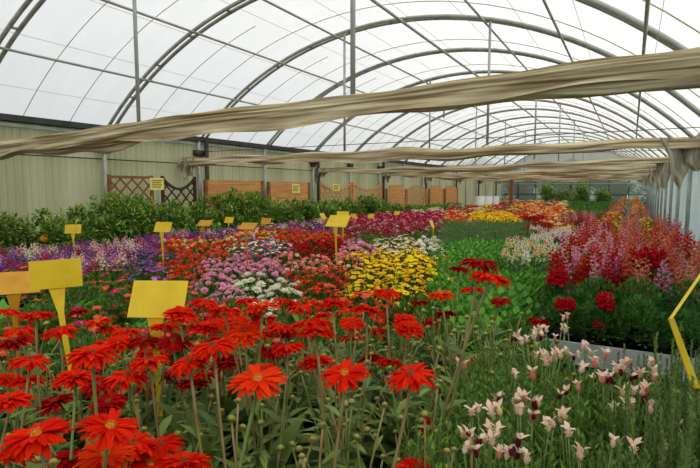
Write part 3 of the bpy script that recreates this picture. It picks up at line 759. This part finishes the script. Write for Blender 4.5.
class Spike(Kind):
    """upright plant: leafy stems that end in spikes of florets"""
    def __init__(s, name, mats, nst, h, rad, fl_len, fl_size, leaf='leaf_mid', text='', dens=16):
        s.__dict__.update(locals()); s.cache = {}
    def stems(s, v):
        r = random.Random(v * 77 + sum(map(ord, s.name))); out = []
        for i in range(s.nst):
            a = 2.39996 * i; q = s.rad * math.sqrt((i + .5) / s.nst); b = V((math.cos(a) * q * .35, math.sin(a) * q * .35, .1)); t = V((math.cos(a) * q, math.sin(a) * q, s.h * r.uniform(.82, 1.05)))
            out.append((b, t, r.choice(s.mats), r.randrange(1000)))
        return out
    def leaves(s, v, nl):
        m = MB()
        for b, t, mt, sd in s.stems(v):
            r = random.Random(sd); m.tube([b, t], .003, 'stem_green', 3, False)
            for k in range(nl):
                u = k / nl * .85; p = b.lerp(t, u); a = 2.4 * k + r.uniform(-.4, .4); m.leaf2(p, V((math.cos(a), math.sin(a), .5)), V((-math.cos(a) * .4, -math.sin(a) * .4, 1)), r.uniform(.05, .085), r.uniform(.014, .024), s.leaf)
        return m
    def spike(s, seed, mt, lo=False):
        r = random.Random(seed); m = MB(); n = s.dens
        for k in range(n):
            u = k / n; z = s.fl_len * u; a = 2.4 * k + r.uniform(-.3, .3); sz = s.fl_size * (1.15 - .75 * u); out = V((math.cos(a), math.sin(a), .35)).normalized(); p = V((out.x * .006, out.y * .006, z))
            side = V((-math.sin(a), math.cos(a), 0))
            if not lo: m.ball(p + out * sz * .3, sz * .32, mt, 6, 4, 1.3, out)
            tip = p + out * sz * .55
            # two upper and three lower lips
            for sgn in (-1, 1): m.blade(tip, out * .5 + V((0, 0, 1)) + side * .55 * sgn, out, sz * .6, sz * .6, mt, (.5, 1, .6), -.6, .3)
            for sgn in (-1, 0, 1): m.blade(tip, out * .9 + V((0, 0, -.5)) + side * .7 * sgn, V((0, 0, 1)), sz * .55, sz * .5, mt, (.5, 1, .6), .8, .3)
        m.tube([V((0, 0, -.02)), V((0, 0, s.fl_len * 1.05))], .002, 'stem_green', 3, False)
        return m
    def near(s, loc, v, sc_):
        root = empty(s.name, loc, R.uniform(0, 6.28), sc_); ob('pot', POT, root)
        if ('f', v) not in s.cache: s.cache[('f', v)] = s.leaves(v, 26).mesh('foliage')
        ob('foliage', s.cache[('f', v)], root)
        for b, t, mt, sd in s.stems(v):
            key = (mt, sd % 3)
            if key not in s.cache: s.cache[key] = s.spike(sd % 3, mt).mesh('flower_spike')
            d = (t - b).normalized(); ob('flower_spike', s.cache[key], root, TR(t - d * s.fl_len * .9, d.to_track_quat('Z', 'Y').to_matrix()))
        return root
    def far(s, loc, v, sc_, lod):
        key = ('far', v, lod)
        if key not in s.cache:
            m = MB(); m.add(s.leaves(v, 20 if lod == 0 else 12), Matrix.Identity(4)); m.add(pot(), Matrix.Identity(4))
            for b, t, mt, sd in s.stems(v):
                d = (t - b).normalized(); m.add(s.spike(sd % 3, mt, True), TR(t - d * s.fl_len * .9, d.to_track_quat('Z', 'Y').to_matrix()))
            s.cache[key] = m.mesh(s.name)
        o = ob(s.name, s.cache[key]); o.location = loc; o.rotation_euler = (0, 0, R.uniform(0, 6.28)); o.scale = (sc_,) * 3
        return o
class Leafy(Kind):
    def __init__(s, name, mode, leaf, rad, h, text=''):
        s.__dict__.update(locals()); s.cache = {}
    def build(s, v, lo):
        r = random.Random(v * 5 + 2); m = MB()
        if s.mode == 'sedum':
            for i in range(19):
                a = 2.39996 * i; q = s.rad * math.sqrt((i + .5) / 19); top = V((math.cos(a) * q, math.sin(a) * q, s.h * (1 - .3 * (q / s.rad) ** 2) * r.uniform(.86, 1.06))); b = V((top.x * .4, top.y * .4, .1))
                m.tube([b, top], .004, 'stem_green', 4, False)
                for k in range(15):
                    u = .3 + .7 * k / 15; p = b.lerp(top, u); aa = 2.4 * k + r.uniform(-.2, .2); e = .1 + .9 * (k / 15) ** 2
                    L = (.082 - .03 * (k / 15)) * r.uniform(.85, 1.15)
                    m.blade(p, V((math.cos(aa) * math.cos(e), math.sin(aa) * math.cos(e), math.sin(e))), V((-math.cos(aa) * math.sin(e), -math.sin(aa) * math.sin(e), math.cos(e))), L, L * .72, s.leaf, (.25, .75, 1, .75, .2), -.35, .25)
        elif s.mode == 'broad':
            for i in range(16):
                a = 2.39996 * i; e = r.uniform(.5, 1.2); m.blade(V((math.cos(a) * .02, math.sin(a) * .02, .1)), V((math.cos(a) * math.cos(e), math.sin(a) * math.cos(e), math.sin(e))), V((-math.cos(a) * math.sin(e), -math.sin(a) * math.sin(e), math.cos(e))), r.uniform(.22, .34), .1, s.leaf, (.15, .3, .8, 1, .8, .1), r.uniform(.3, .9), .4)
        elif s.mode == 'needle':
            m = needle_bush(v + 50, s.rad, s.h - .1, 90 if not lo else 60, s.leaf, 20 if not lo else 12, .03 if not lo else .045, .005 if not lo else .009)
        else:
            dome_leaves(m, r, s.rad, s.h, 760 if not lo else 380, s.leaf, .05, .02 if not lo else .03, small=True)
        return m
    def near(s, loc, v, sc_):
        root = empty(s.name, loc, R.uniform(0, 6.28), sc_); ob('pot', POT, root)
        if v not in s.cache: s.cache[v] = s.build(v, False).mesh('foliage')
        ob('foliage', s.cache[v], root); return root
    def far(s, loc, v, sc_, lod):
        key = ('far', v)
        if key not in s.cache: m = s.build(v, True); m.add(pot(), Matrix.Identity(4)); s.cache[key] = m.mesh(s.name)
        o = ob(s.name, s.cache[key]); o.location = loc; o.rotation_euler = (0, 0, R.uniform(0, 6.28)); o.scale = (sc_,) * 3
        return o

KD = {
 'pinkmum': Kind('chrysanthemum_plant', ['petal_pink'], 'pompon', 66, 1.05, 'leaf_mid', .23, .40, 'pink chrysanthemum plant'),
 'whitedaisy': Kind('daisy_plant', ['petal_white'], 'pompon', 22, 1.5, 'leaf_mid', .22, .36, 'white daisy plant'),
 'yellow': Kind('chrysanthemum_plant', ['petal_yellow', 'petal_yellow', 'petal_yellow', 'petal_gold'], 'daisy', 84, 1.2, 'leaf_mid', .23, .40, 'yellow chrysanthemum plant'),
 'cream': Kind('chrysanthemum_plant', ['petal_white', 'petal_cream', 'petal_cream'], 'daisy', 66, 1.15, 'leaf_mid', .22, .40, 'cream chrysanthemum plant'),
 'salmon': Kind('chrysanthemum_plant', ['petal_salmon', 'petal_palepink', 'petal_salmon'], 'pompon', 60, 1.0, 'leaf_dark', .22, .40, 'salmon pink chrysanthemum plant'),
 'redmix': Kind('dahlia_plant', ['petal_crimson', 'petal_scarlet', 'petal_coral', 'petal_scarlet'], 'daisy', 62, 1.2, 'leaf_mid', .23, .42, 'red dahlia plant'),
 'crimson': Kind('chrysanthemum_plant', ['petal_crimson', 'petal_deepred'], 'pompon', 64, 1.0, 'leaf_dark', .24, .40, 'crimson chrysanthemum plant'),
 'coral': Kind('dahlia_plant', ['petal_coral', 'petal_coral', 'petal_orange'], 'pompon', 44, 1.05, 'leaf_mid', .22, .40, 'coral dahlia plant'),
 'magenta': Kind('chrysanthemum_plant', ['petal_magenta', 'petal_pink', 'petal_crimson'], 'pompon', 58, 1.0, 'leaf_mid', .23, .40, 'magenta and pink chrysanthemum plant'),
 'purple': Kind('petunia_plant', ['petal_purple', 'petal_purple', 'petal_lilac'], 'five', 90, 1.25, 'leaf_mid', .23, .42, 'purple petunia plant'),
 'lilac': Kind('petunia_plant', ['petal_lilac', 'petal_white', 'petal_pink', 'petal_magenta'], 'five', 76, 1.35, 'leaf_mid', .23, .42, 'mixed pink and lilac petunia plant'),
 'orange': Kind('marigold_plant', ['petal_gold', 'petal_orange', 'petal_cream'], 'pompon', 46, 1.25, 'leaf_mid', .22, .38, 'orange marigold plant'),
 'redlow': Kind('zinnia_plant', ['petal_crimson', 'petal_coral', 'petal_magenta'], 'daisy', 16, 1.3, 'leaf_mid', .23, .36, 'leafy red zinnia plant'),
 'stock': Spike('stock_plant', ['petal_pink', 'petal_magenta', 'petal_purple', 'petal_white', 'petal_lilac', 'petal_pink', 'petal_palepink'], 8, .44, .19, .14, .042, 'leaf_mid', 'mixed pink and purple stock plant', 14),
 'stockp': Spike('stock_plant', ['petal_purple', 'petal_lilac', 'petal_magenta'], 9, .43, .19, .13, .042, 'leaf_mid', 'purple stock plant', 14),
 'whitestock': Spike('stock_plant', ['petal_white', 'petal_white', 'petal_pink'], 8, .44, .15, .12, .042, 'leaf_mid', 'pale pink and white stock plant', 14),
 'creamstock': Spike('stock_plant', ['petal_white', 'petal_cream'], 6, .56, .12, .1, .034, 'leaf_sedum', 'cream stock plant', 12),
 'snapred': Spike('snapdragon_plant', ['petal_crimson', 'petal_crimson', 'petal_scarlet', 'petal_magenta', 'petal_pink'], 8, .58, .17, .25, .042, 'leaf_bush', 'crimson snapdragon plant', 20),
 'snappink': Spike('snapdragon_plant', ['petal_pink', 'petal_palepink', 'petal_crimson'], 8, .56, .17, .22, .040, 'leaf_bush', 'pink snapdragon plant', 18),
 'snapcoral': Spike('snapdragon_plant', ['petal_salmon', 'petal_salmon', 'petal_coral', 'petal_pink'], 7, .58, .17, .25, .034, 'leaf_bush', 'coral snapdragon plant', 19),
 'snaplow': Spike('snapdragon_plant', ['petal_crimson'], 3, .46, .06, .09, .046, 'leaf_dark', 'low crimson snapdragon plant', 14),
 'sedum': Leafy('stonecrop_plant', 'sedum', 'leaf_sedum', .22, .46, 'bright green stonecrop plant'),
 'fine': Leafy('heather_plant', 'needle', 'leaf_heather', .2, .42, 'fine leaved green heather plant'),
 'broad': Leafy('broad_leaf_plant', 'broad', 'leaf_sedum', .22, .36, 'broad leaved pale green plant'),
 'green': Leafy('foliage_plant', 'leaf', 'leaf_mid', .22, .38, 'leafy green foliage plant'),
 'dark': Leafy('foliage_plant', 'leaf', 'leaf_bush', .2, .42, 'dark green bushy plant'),
}
# which crop grows where, read on the canopy plane (first match wins)
PATCH = [
 (245, 272, 302, 302, 'whitedaisy'), (200, 255, 290, 300, 'pinkmum'),
 (355, 249, 441, 292, 'yellow'), (366, 236, 416, 250, 'cream'), (416, 236, 442, 250, 'whitedaisy'),
 (285, 254, 362, 268, 'salmon'), (285, 268, 380, 310, 'redmix'), (288, 241, 352, 254, 'crimson'), (345, 242, 372, 254, 'pinkmum'),
 (285, 228, 345, 241, 'coral'), (330, 233, 410, 243, 'green'), (410, 226, 440, 237, 'green'),
 (345, 210, 440, 233, 'magenta'), (242, 226, 290, 236, 'orange'), (236, 236, 290, 255, 'lilac'),
 (166, 244, 236, 280, 'coral'), (128, 248, 166, 276, 'purple'), (166, 236, 242, 248, 'orange'),
 (-60, 240, 170, 264, 'stock'), (-60, 264, 170, 330, 'redlow'), (170, 280, 285, 330, 'broad'),
 (508, 246, 552, 268, 'creamstock'), (436, 240, 552, 335, 'sedum'), (432, 217, 528, 240, 'fine'),
 (536, 226, 576, 246, 'whitestock'),
 (470, 210, 522, 217, 'yellow'), (440, 208, 470, 217, 'orange'), (522, 214, 545, 226, 'crimson'), (545, 214, 566, 226, 'orange'), (522, 204, 566, 214, 'orange'),
 (380, 203, 440, 210, 'cream'), (566, 198, 700, 210, 'green'),
]
gr = {}
def put(kind, x, y, bt, z, sc_, v, flat_=1.):
    K = KD[kind]; loc = V((x, y, bt - .018))
    near = z < 4.9 or (kind.startswith('snap') and z < 6.0)
    o = K.near(loc, v, sc_) if near else K.far(loc, v, sc_, 0 if z < 12 else 1)
    if flat_ != 1: o.scale.z = flat_
    gr.setdefault((kind, 'near' if z < 6 else 'mid' if z < 12 else 'far'), []).append((o, x, y)); return o
def rowlayout():
    y = 2.8
    while y < 35.2:
        z0 = y; s = .37 if y < 7.5 else (.5 if y < 15 else .74); big = 1.0 if y < 7.5 else (1.22 if y < 15 else 1.7)
        x = -6.8 + R.uniform(0, s * .5)
        while x < -.7:
            xx, yy = x + R.uniform(-.05, .05) * s, y + R.uniform(-.05, .05) * s; px, py, z = proj((xx, yy, .85))
            if -70 < px < 760 and z > .5:
                kind = None
                for a, b, c, d, k in PATCH:
                    if a <= px < c and b <= py < d: kind = k; break
                if kind is None:
                    if py < 212: kind = R.choice(['orange', 'yellow', 'green', 'magenta', 'fine', 'cream'])
                    elif px < 345: kind = R.choice(['stock', 'stockp', 'lilac'])
                    elif px > 560: kind = R.choice(['green', 'dark', 'snapred'])
                    else: kind = 'green'
                if kind == 'stock' and R.random() < .3: kind = 'stockp'
                put(kind, xx, yy, BT, z, (big if big < 1.5 else 1.5) * R.uniform(.92, 1.08), R.randrange(2), 1. if big == 1 else .95)
            x += s
        y += s
rowlayout()
for q, (bx, by) in enumerate(backfill):
    if q % 2 == 0 or R.random() < .3: put(R.choice(['redlow', 'green', 'redlow', 'broad']) if proj((bx, by, 1))[0] < 330 else 'green', bx, by, GB, 2, R.uniform(.72, .9), R.randrange(2))
y = 3.5
while y < 35:
    s = .235 if y < 6.5 else (.4 if y < 12 else .6); x = -.40 + R.uniform(0, .05)
    while x < .5:
        px, py, z = proj((x, y, 1.2))
        if px < 760:
            if y < 3.9: kind = 'dark'
            elif y < 9: kind = 'snapred' if px < 572 else 'snappink' if px < 592 else 'snapred' if px < 606 else R.choice(['snapcoral', 'snapcoral', 'snapcoral', 'snapcoral', 'snapred'])
            else: kind = R.choice(['snapcoral', 'green', 'orange', 'fine', 'yellow'])
            if kind.startswith('snap') and y < 9 and R.random() < .12: kind = 'dark'
            o = put(kind, x + R.uniform(-.03, .03), y + R.uniform(-.03, .03), SB, z, R.uniform(.88, 1.05) * (.74 if y < 3.7 else .92 if y < 3.9 else .97), R.randrange(2))
        x += s
    y += s
for px, py, z in ((606, 284, 3.12), (598, 320, 3.0), (556, 258, 3.5), (648, 236, 3.6), (566, 292, 3.1)):
    top = at_depth(px, py, z); o = put('snaplow', max(-.42, top.x), max(3.42, top.y), SB, 2, max(.45, (top.z - SB) / .45), 0)
# labels: row and place inside each crop
for (kind, band), lst in gr.items():
    K = KD[kind]; lst.sort(key=lambda t: t[2]); rws = []
    for t in lst:
        if rws and abs(rws[-1][0][2] - t[2]) < .13: rws[-1].append(t)
        else: rws.append([t])
    grp = {'near': 'front', 'mid': 'middle', 'far': 'far'}[band]
    for ri, rw in enumerate(rws):
        rw.sort(key=lambda t: t[1])
        for ci, (o, x, y) in enumerate(rw):
            if band == 'far': lab = '%s on the far beds, %s row' % (K.text, ordn[ri])
            else: lab = '%s, %s from left, %s row, %s beds' % (K.text, ordn[ci], ordn[ri], 'nearer' if band == 'near' else 'middle')
            tag(o, lab, 'flowering plant' if not isinstance(K, Leafy) else 'plant', '%ss on the %s beds' % (K.text, grp))

# ------------------------------------------------------------------ shrubs along the left wall
def shrub_mesh(seed, h):
    r = random.Random(seed); f = MB(); t = MB(); blobs = []
    for i in range(12): blobs.append((V((r.uniform(-.28, .28), r.uniform(-.36, .36), h * r.uniform(.25, .84))), r.uniform(.16, .28)))
    blobs.append((V((r.uniform(-.08, .08), r.uniform(-.1, .1), h * .93)), .1))
    t.tube([V((0, 0, .1)), V((.02, .01, h * .4)), V((0, 0, h * .85))], [.018, .013, .005], 'bark', 6)
    for c, q in blobs:
        t.tube([V((0, 0, h * .25)), c * .5 + V((0, 0, h * .18)), c], [.009, .006, .003], 'bark', 4)
        for k in range(int(200 * q / .2)):
            d = rnd_dir(r); p = c + d * q * r.uniform(.55, 1.12); o = (d + V((r.uniform(-.8, .8), r.uniform(-.8, .8), r.uniform(-.3, .8)))).normalized()
            f.blade(p, o, V((0, 0, 1)) + d * .4, r.uniform(.06, .10), r.uniform(.03, .045), 'leaf_citrus_young' if (d.z > .1 and r.random() < .22) else 'leaf_citrus', (.3, 1, .8, .1), r.uniform(.2, .8), .3)
    for i in range(7):
        a = r.uniform(0, 6.3); b0 = V((math.cos(a) * .2, math.sin(a) * .25, h * .6)); b1 = b0 + V((r.uniform(-.1, .1), r.uniform(-.1, .1), h * r.uniform(.28, .46))); t.tube([b0, b1], .003, 'bark', 4)
        for k in range(22):
            p = b0.lerp(b1, k / 21); aa = 2.4 * k; f.blade(p, V((math.cos(aa), math.sin(aa), .5)), V((0, 0, 1)), .075, .034, 'leaf_citrus_young' if k > 12 else 'leaf_citrus', (.3, 1, .8, .1), .5, .3)
    return f.mesh('foliage'), t.mesh('branch')
SHR = [shrub_mesh(s, 1.3) for s in range(5)]
SPOT = pot(.16, .26, 'black_plastic').mesh('pot')
tops = [(-60, 210), (0, 212), (40, 208), (75, 205), (93, 198), (108, 184), (122, 200), (145, 192), (160, 188), (180, 205), (205, 200), (225, 188), (250, 187), (270, 200), (300, 198), (330, 200), (365, 194), (400, 204), (440, 205), (500, 204)]
i = 0; y = 3.2
while y < 26:
    x = -7.75 + R.uniform(-.12, .12); px, _, z = proj((x, y, 1.4)); ty = 205
    for a, b in zip(tops, tops[1:]):
        if a[0] <= px <= b[0]: ty = a[1] + (b[1] - a[1]) * (px - a[0]) / (b[0] - a[0])
    h = max(.9, min(1.75, 1.6 - (ty - 188) * z / F)); fm, tm = SHR[i % 5]
    root = empty('citrus_shrub', (x, y, 0), R.uniform(0, 6.28)); k = h / 1.36
    ob('pot', SPOT, root); ob('foliage', fm, root, Matrix.Diagonal((1, 1, k, 1))); ob('branch', tm, root, Matrix.Diagonal((1, 1, k, 1)))
    tag(root, 'leafy green citrus shrub in the hedge row by the left wall, %s from the front' % (ordn[i] if i < 30 else 'rear'), 'shrub', 'citrus shrubs along the left wall')
    i += 1; y += .62 if y < 12 else .8
p = at_depth(44, 239, 8.0); p.x = -7.38; p = V((-7.38, (-7.38) * ray(44, 239).y / ray(44, 239).x, 0)); d = ray(44, 239); t = -7.38 / d.x; p = EYE + d * t
m = MB(); m.ball(V((0, 0, 0)), .055, 'orange_peel', 14, 10, .95); o = ob('orange_fruit', m.mesh('orange_fruit')); o.location = p; tag(o, 'ripe orange hanging low in the hedge at the far left', 'fruit')

# ------------------------------------------------------------------ yellow plant markers
def marker(px, py, w, stake_py, label, yaw=0., tilt=.6, wid=.14, hgt=.088, mat='sign_yellow', stake_dx=0., roll_=0., z=None, bottom=None):
    z = z or wid * F / w; p = at_depth(px, py, z)
    bz = bottom if bottom is not None else (GB + .02 if p.y < 2.6 and z < 3 else BT + .02)
    if z > 3: bz = BT + .0
    root = empty('plant_marker', (p.x, p.y, bz))
    tocam = EYE - p; a = math.atan2(tocam.x, -tocam.y) + yaw
    q = Euler((-tilt, 0, a)).to_matrix(); top = V((0, 0, p.z - bz))
    qx, qy, qz = q @ V((1, 0, 0)), q @ V((0, 1, 0)), q @ V((0, 0, 1))
    qx2 = qx * math.cos(roll_) + qz * math.sin(roll_); qz2 = qz * math.cos(roll_) - qx * math.sin(roll_)
    m = MB(); m.obox(top, qx2 * wid / 2, qy * .0015, qz2 * hgt / 2, mat); ob('plate', m.mesh('plate', False), root)
    m = MB(); s = qx * .5; foot = V((stake_dx, 0, 0)); lowp = top - qz2 * hgt * .5
    # stake flares to a triangle where it meets the plate
    b = len(m.v); hw = .02
    pts = [(lowp + qy * .004, .026), (lowp.lerp(foot, .14), .010), (lowp.lerp(foot, .5), .0075), (foot + V((0, 0, 0)), .005)]
    ax = V((math.cos(a), math.sin(a), 0)); ay = V((-math.sin(a), math.cos(a), 0)) * .002
    for c, hw in pts:
        for sx, sy in ((-1, -1), (1, -1), (1, 1), (-1, 1)): m.v.append(c + ax * hw * sx + ay * sy)
    for k in range(3):
        for i in range(4): j = (i + 1) % 4; m.face([4 * k + i, 4 * k + j, 4 * k + 4 + j, 4 * k + 4 + i], mat)
    m.face([12, 13, 14, 15], mat); m.face([3, 2, 1, 0], mat)
    ob('stake', m.mesh('stake', False), root)
    return tag(root, label, 'plant marker', 'yellow plant markers on stakes')
marker(158, 299, 58, 335, 'large blank yellow marker rising from the gerberas, nearest left of centre', yaw=-.5, tilt=.45, wid=.172, hgt=.112, roll_=.02)
marker(56, 274, 46, 347, 'blank yellow marker on long slanting stake near the left edge', yaw=-.1, tilt=.1, wid=.165, hgt=.102, stake_dx=.12, roll_=.02)
marker(12, 283, 46, 330, 'amber-shaded marker cut by the left edge, beside the big yellow one', yaw=.2, tilt=.85, wid=.19, hgt=.12, mat='sign_amber', roll_=-.08)
MK = [(73, 229, 15, -.3, .3, 'sign_yellow', 'small yellow marker in front of the hedge, farthest left', .03), (163, 227, 18, -.55, .5, 'sign_yellow', 'yellow marker in the purple stocks below the dark trellis', 0),
      (205, 223, 14, -.55, .9, 'sign_amber', 'amber-shaded tilted marker left of the small pale one', 0), (229, 220, 10, -.6, .4, 'sign_yellow', 'small pale yellow marker between two amber-shaded tilted markers', 0),
      (248, 226, 18, -.55, 1.0, 'sign_amber', 'wide amber-shaded marker standing above the pink chrysanthemums', 0), (266, 221, 11, -.55, .6, 'sign_amber', 'small amber-shaded marker right of the wide amber-shaded one', 0),
      (323, 216, 10, 1.1, .5, 'sign_yellow', 'narrow marker seen almost edge-on left of the big central one', 0), (338, 221, 24, -.55, .75, 'sign_yellow', 'bright yellow marker in the crimson chrysanthemums at centre', 0),
      (343, 215, 12, 0, .3, 'sign_yellow', 'yellow marker peeping over the bright central one', 0), (354, 216, 9, .9, .6, 'sign_amber', 'small amber-shaded marker just right of the bright central one', 0), (371, 216, 8, -.8, .5, 'sign_yellow', 'pale leaning marker in the magenta bed right of centre', 0),
      (388, 213, 6, .9, .4, 'sign_amber', 'tiny thin marker left of the last visible one', 0), (397, 213, 7, -.7, .5, 'sign_yellow', 'tiny yellow marker farthest right in the magenta bed', 0)]
for px, py, w, yaw, tilt, mt, lab, sdx in MK:
    wd_ = .24 if w == 24 else .19; marker(px, py, w, 0, lab, yaw, tilt, wd_, wd_ * .62, mt, sdx)
marker(432, 224, 12, 0, 'thin yellow marker among green heather, right of the yellow flowers', 1.35, .4, .15, .1, 'sign_yellow')
# bent marker near the right edge, seen edge-on
root = empty('plant_marker', tuple(at_height(697, 420, GB + .02))); a_ = at_depth(671, 318, 1.12); b_ = at_depth(704, 270, 1.2); c_ = at_depth(696, 388, 1.1)
m = MB(); d = (b_ - a_); wd = ray(687, 295).normalized(); nn = d.cross(wd).normalized(); m.obox((a_ + b_) / 2 - root.location, d / 2, wd * .05, nn * .003, 'sign_yellow'); ob('plate', m.mesh('plate', False), root)
m = MB(); e = a_ + V((0, 0, 0)); ft = V((0, 0, 0)); q0 = a_ - root.location; q1 = c_ - root.location; side = CR @ V((1, 0, 0)); pts = [(q0, .006), (q1, .0085), (ft, .008)]
for c, hw in pts:
    for sx, sy in ((-1, -1), (1, -1), (1, 1), (-1, 1)): m.v.append(c + side * hw * sx + (CR @ V((0, 0, -1))) * .002 * sy)
for k in range(2):
    for i in range(4): j = (i + 1) % 4; m.face([4 * k + i, 4 * k + j, 4 * k + 4 + j, 4 * k + 4 + i], 'sign_yellow')
ob('stake', m.mesh('stake', False), root); tag(root, 'large yellow marker seen edge-on at the right frame edge', 'plant marker', 'yellow plant markers on stakes')

# ------------------------------------------------------------------ far end: barrels, post, shrubs, trees beyond the panes
def barrel(px, py0, py1, z, rad, label):
    p = at_depth(px, (py0 + py1) / 2, z); h = 1.6 - (py0 - 188) * z / F
    root = empty('barrel', (p.x, p.y, 0)); m = MB(); m.lathe([(0, 0), (rad * .95, 0), (rad, .05), (rad, h * .33), (rad * 1.04, h * .35), (rad, h * .37), (rad, h * .64), (rad * 1.04, h * .66), (rad, h * .68), (rad, h * .94), (rad * .9, h * .97), (0, h * .97)], 'white_plastic', 20); ob('drum', m.mesh('drum'), root)
    m = MB(); m.lathe([(0, h * .965), (rad * .92, h * .965), (rad * .94, h), (0, h * 1.0)], 'white_plastic', 20); ob('lid', m.mesh('lid'), root)
    tag(root, label, 'barrel', 'white barrels at the far end')
barrel(479, 196, 214, 24, .24, 'left white barrel standing behind the far beds')
barrel(487, 196, 214, 24.6, .24, 'middle white barrel standing behind the far beds')
barrel(495, 196, 214, 25.4, .18, 'slim cream barrel, rightmost beside the brown post')
p = at_depth(511, 200, 27); m = MB(); m.box((p.x - .09, p.y - .09, 0), (p.x + .09, p.y + .09, 2.3), 'wood_brown'); o = ob('wooden_post', m.mesh('wooden_post', False)); tag(o, 'thick brown wooden post standing right of the white barrels', 'post')
for q, (xx, yy, hh) in enumerate(((-4.9, 35.9, 1.9), (-3.9, 36.3, 1.5), (-2.9, 35.8, 2.1), (-1.6, 36.2, 1.6))):
    fm, tm = SHR[q % 5]; root = empty('potted_shrub', (xx, yy, 0)); ob('pot', SPOT, root); M = Matrix.Diagonal((1.25, 1.25, hh / 1.36, 1)); ob('foliage', fm, root, M); ob('branch', tm, root, M)
    tag(root, 'tall potted shrub against the glazed end wall, %s from the left' % ordn[q], 'shrub', 'potted shrubs at the end wall')
ti = 0
for x, y, h in ((-13, 50, 5), (-8.5, 46, 3.4), (-5, 52, 4.6), (-1.5, 47, 3.0), (2.5, 51, 4.4), (-17, 48, 4.2), (6, 49, 3.8)):
    fm, tm = SHR[ti % 5]; root = empty('garden_tree', (x, y, -.14 - .1 * h / 1.3), R.uniform(0, 6)); k = h / 1.3
    M = Matrix.Diagonal((k * 1.6, k * 1.6, k, 1)); ob('foliage', fm, root, M); ob('branch', tm, root, M)
    tag(root, 'dark garden tree outside beyond the end panes, %s from the left' % ordn[(5, 0, 1, 2, 3, 4, 6).index(ti) if False else sorted([-13, -8.5, -5, -1.5, 2.5, -17, 6]).index(x)], 'tree', 'garden trees beyond the end wall'); ti += 1

# ------------------------------------------------------------------ light
w = bpy.data.worlds.new('world'); sc.world = w; w.use_nodes = True; nt = w.node_tree; bg = nt.nodes['Background']
tc = nt.nodes.new('ShaderNodeTexCoord'); sp = nt.nodes.new('ShaderNodeSeparateXYZ'); mr = nt.nodes.new('ShaderNodeMapRange'); mx = nt.nodes.new('ShaderNodeMix'); mx.data_type = 'RGBA'
nt.links.new(tc.outputs['Generated'], sp.inputs[0]); nt.links.new(sp.outputs[0], mr.inputs[0]); mr.inputs[1].default_value = -.9; mr.inputs[2].default_value = .4
mx.inputs[6].default_value = (.72, .76, .80, 1); mx.inputs[7].default_value = (1, .985, .94, 1); nt.links.new(mr.outputs[0], mx.inputs[0]); nt.links.new(mx.outputs[2], bg.inputs[0])
bg.inputs[1].default_value = .98
sd = bpy.data.lights.new('sun', 'SUN'); sd.energy = 2.4; sd.angle = math.radians(25); sd.color = (1, .96, .88)
so = bpy.data.objects.new('sun', sd); COL.objects.link(so); so.rotation_euler = V((-.55, .1, -.83)).to_track_quat('-Z', 'Y').to_euler()
vs = sc.view_settings; sc.display_settings.display_device = 'sRGB'; vs.view_transform = 'Standard'; vs.look = 'None'; vs.exposure = .14; vs.gamma = 1; vs.use_curve_mapping = False
cy = sc.cycles; cy.max_bounces = 10; cy.diffuse_bounces = 5; cy.transparent_max_bounces = 16; cy.transmission_bounces = 6; cy.use_denoising = True
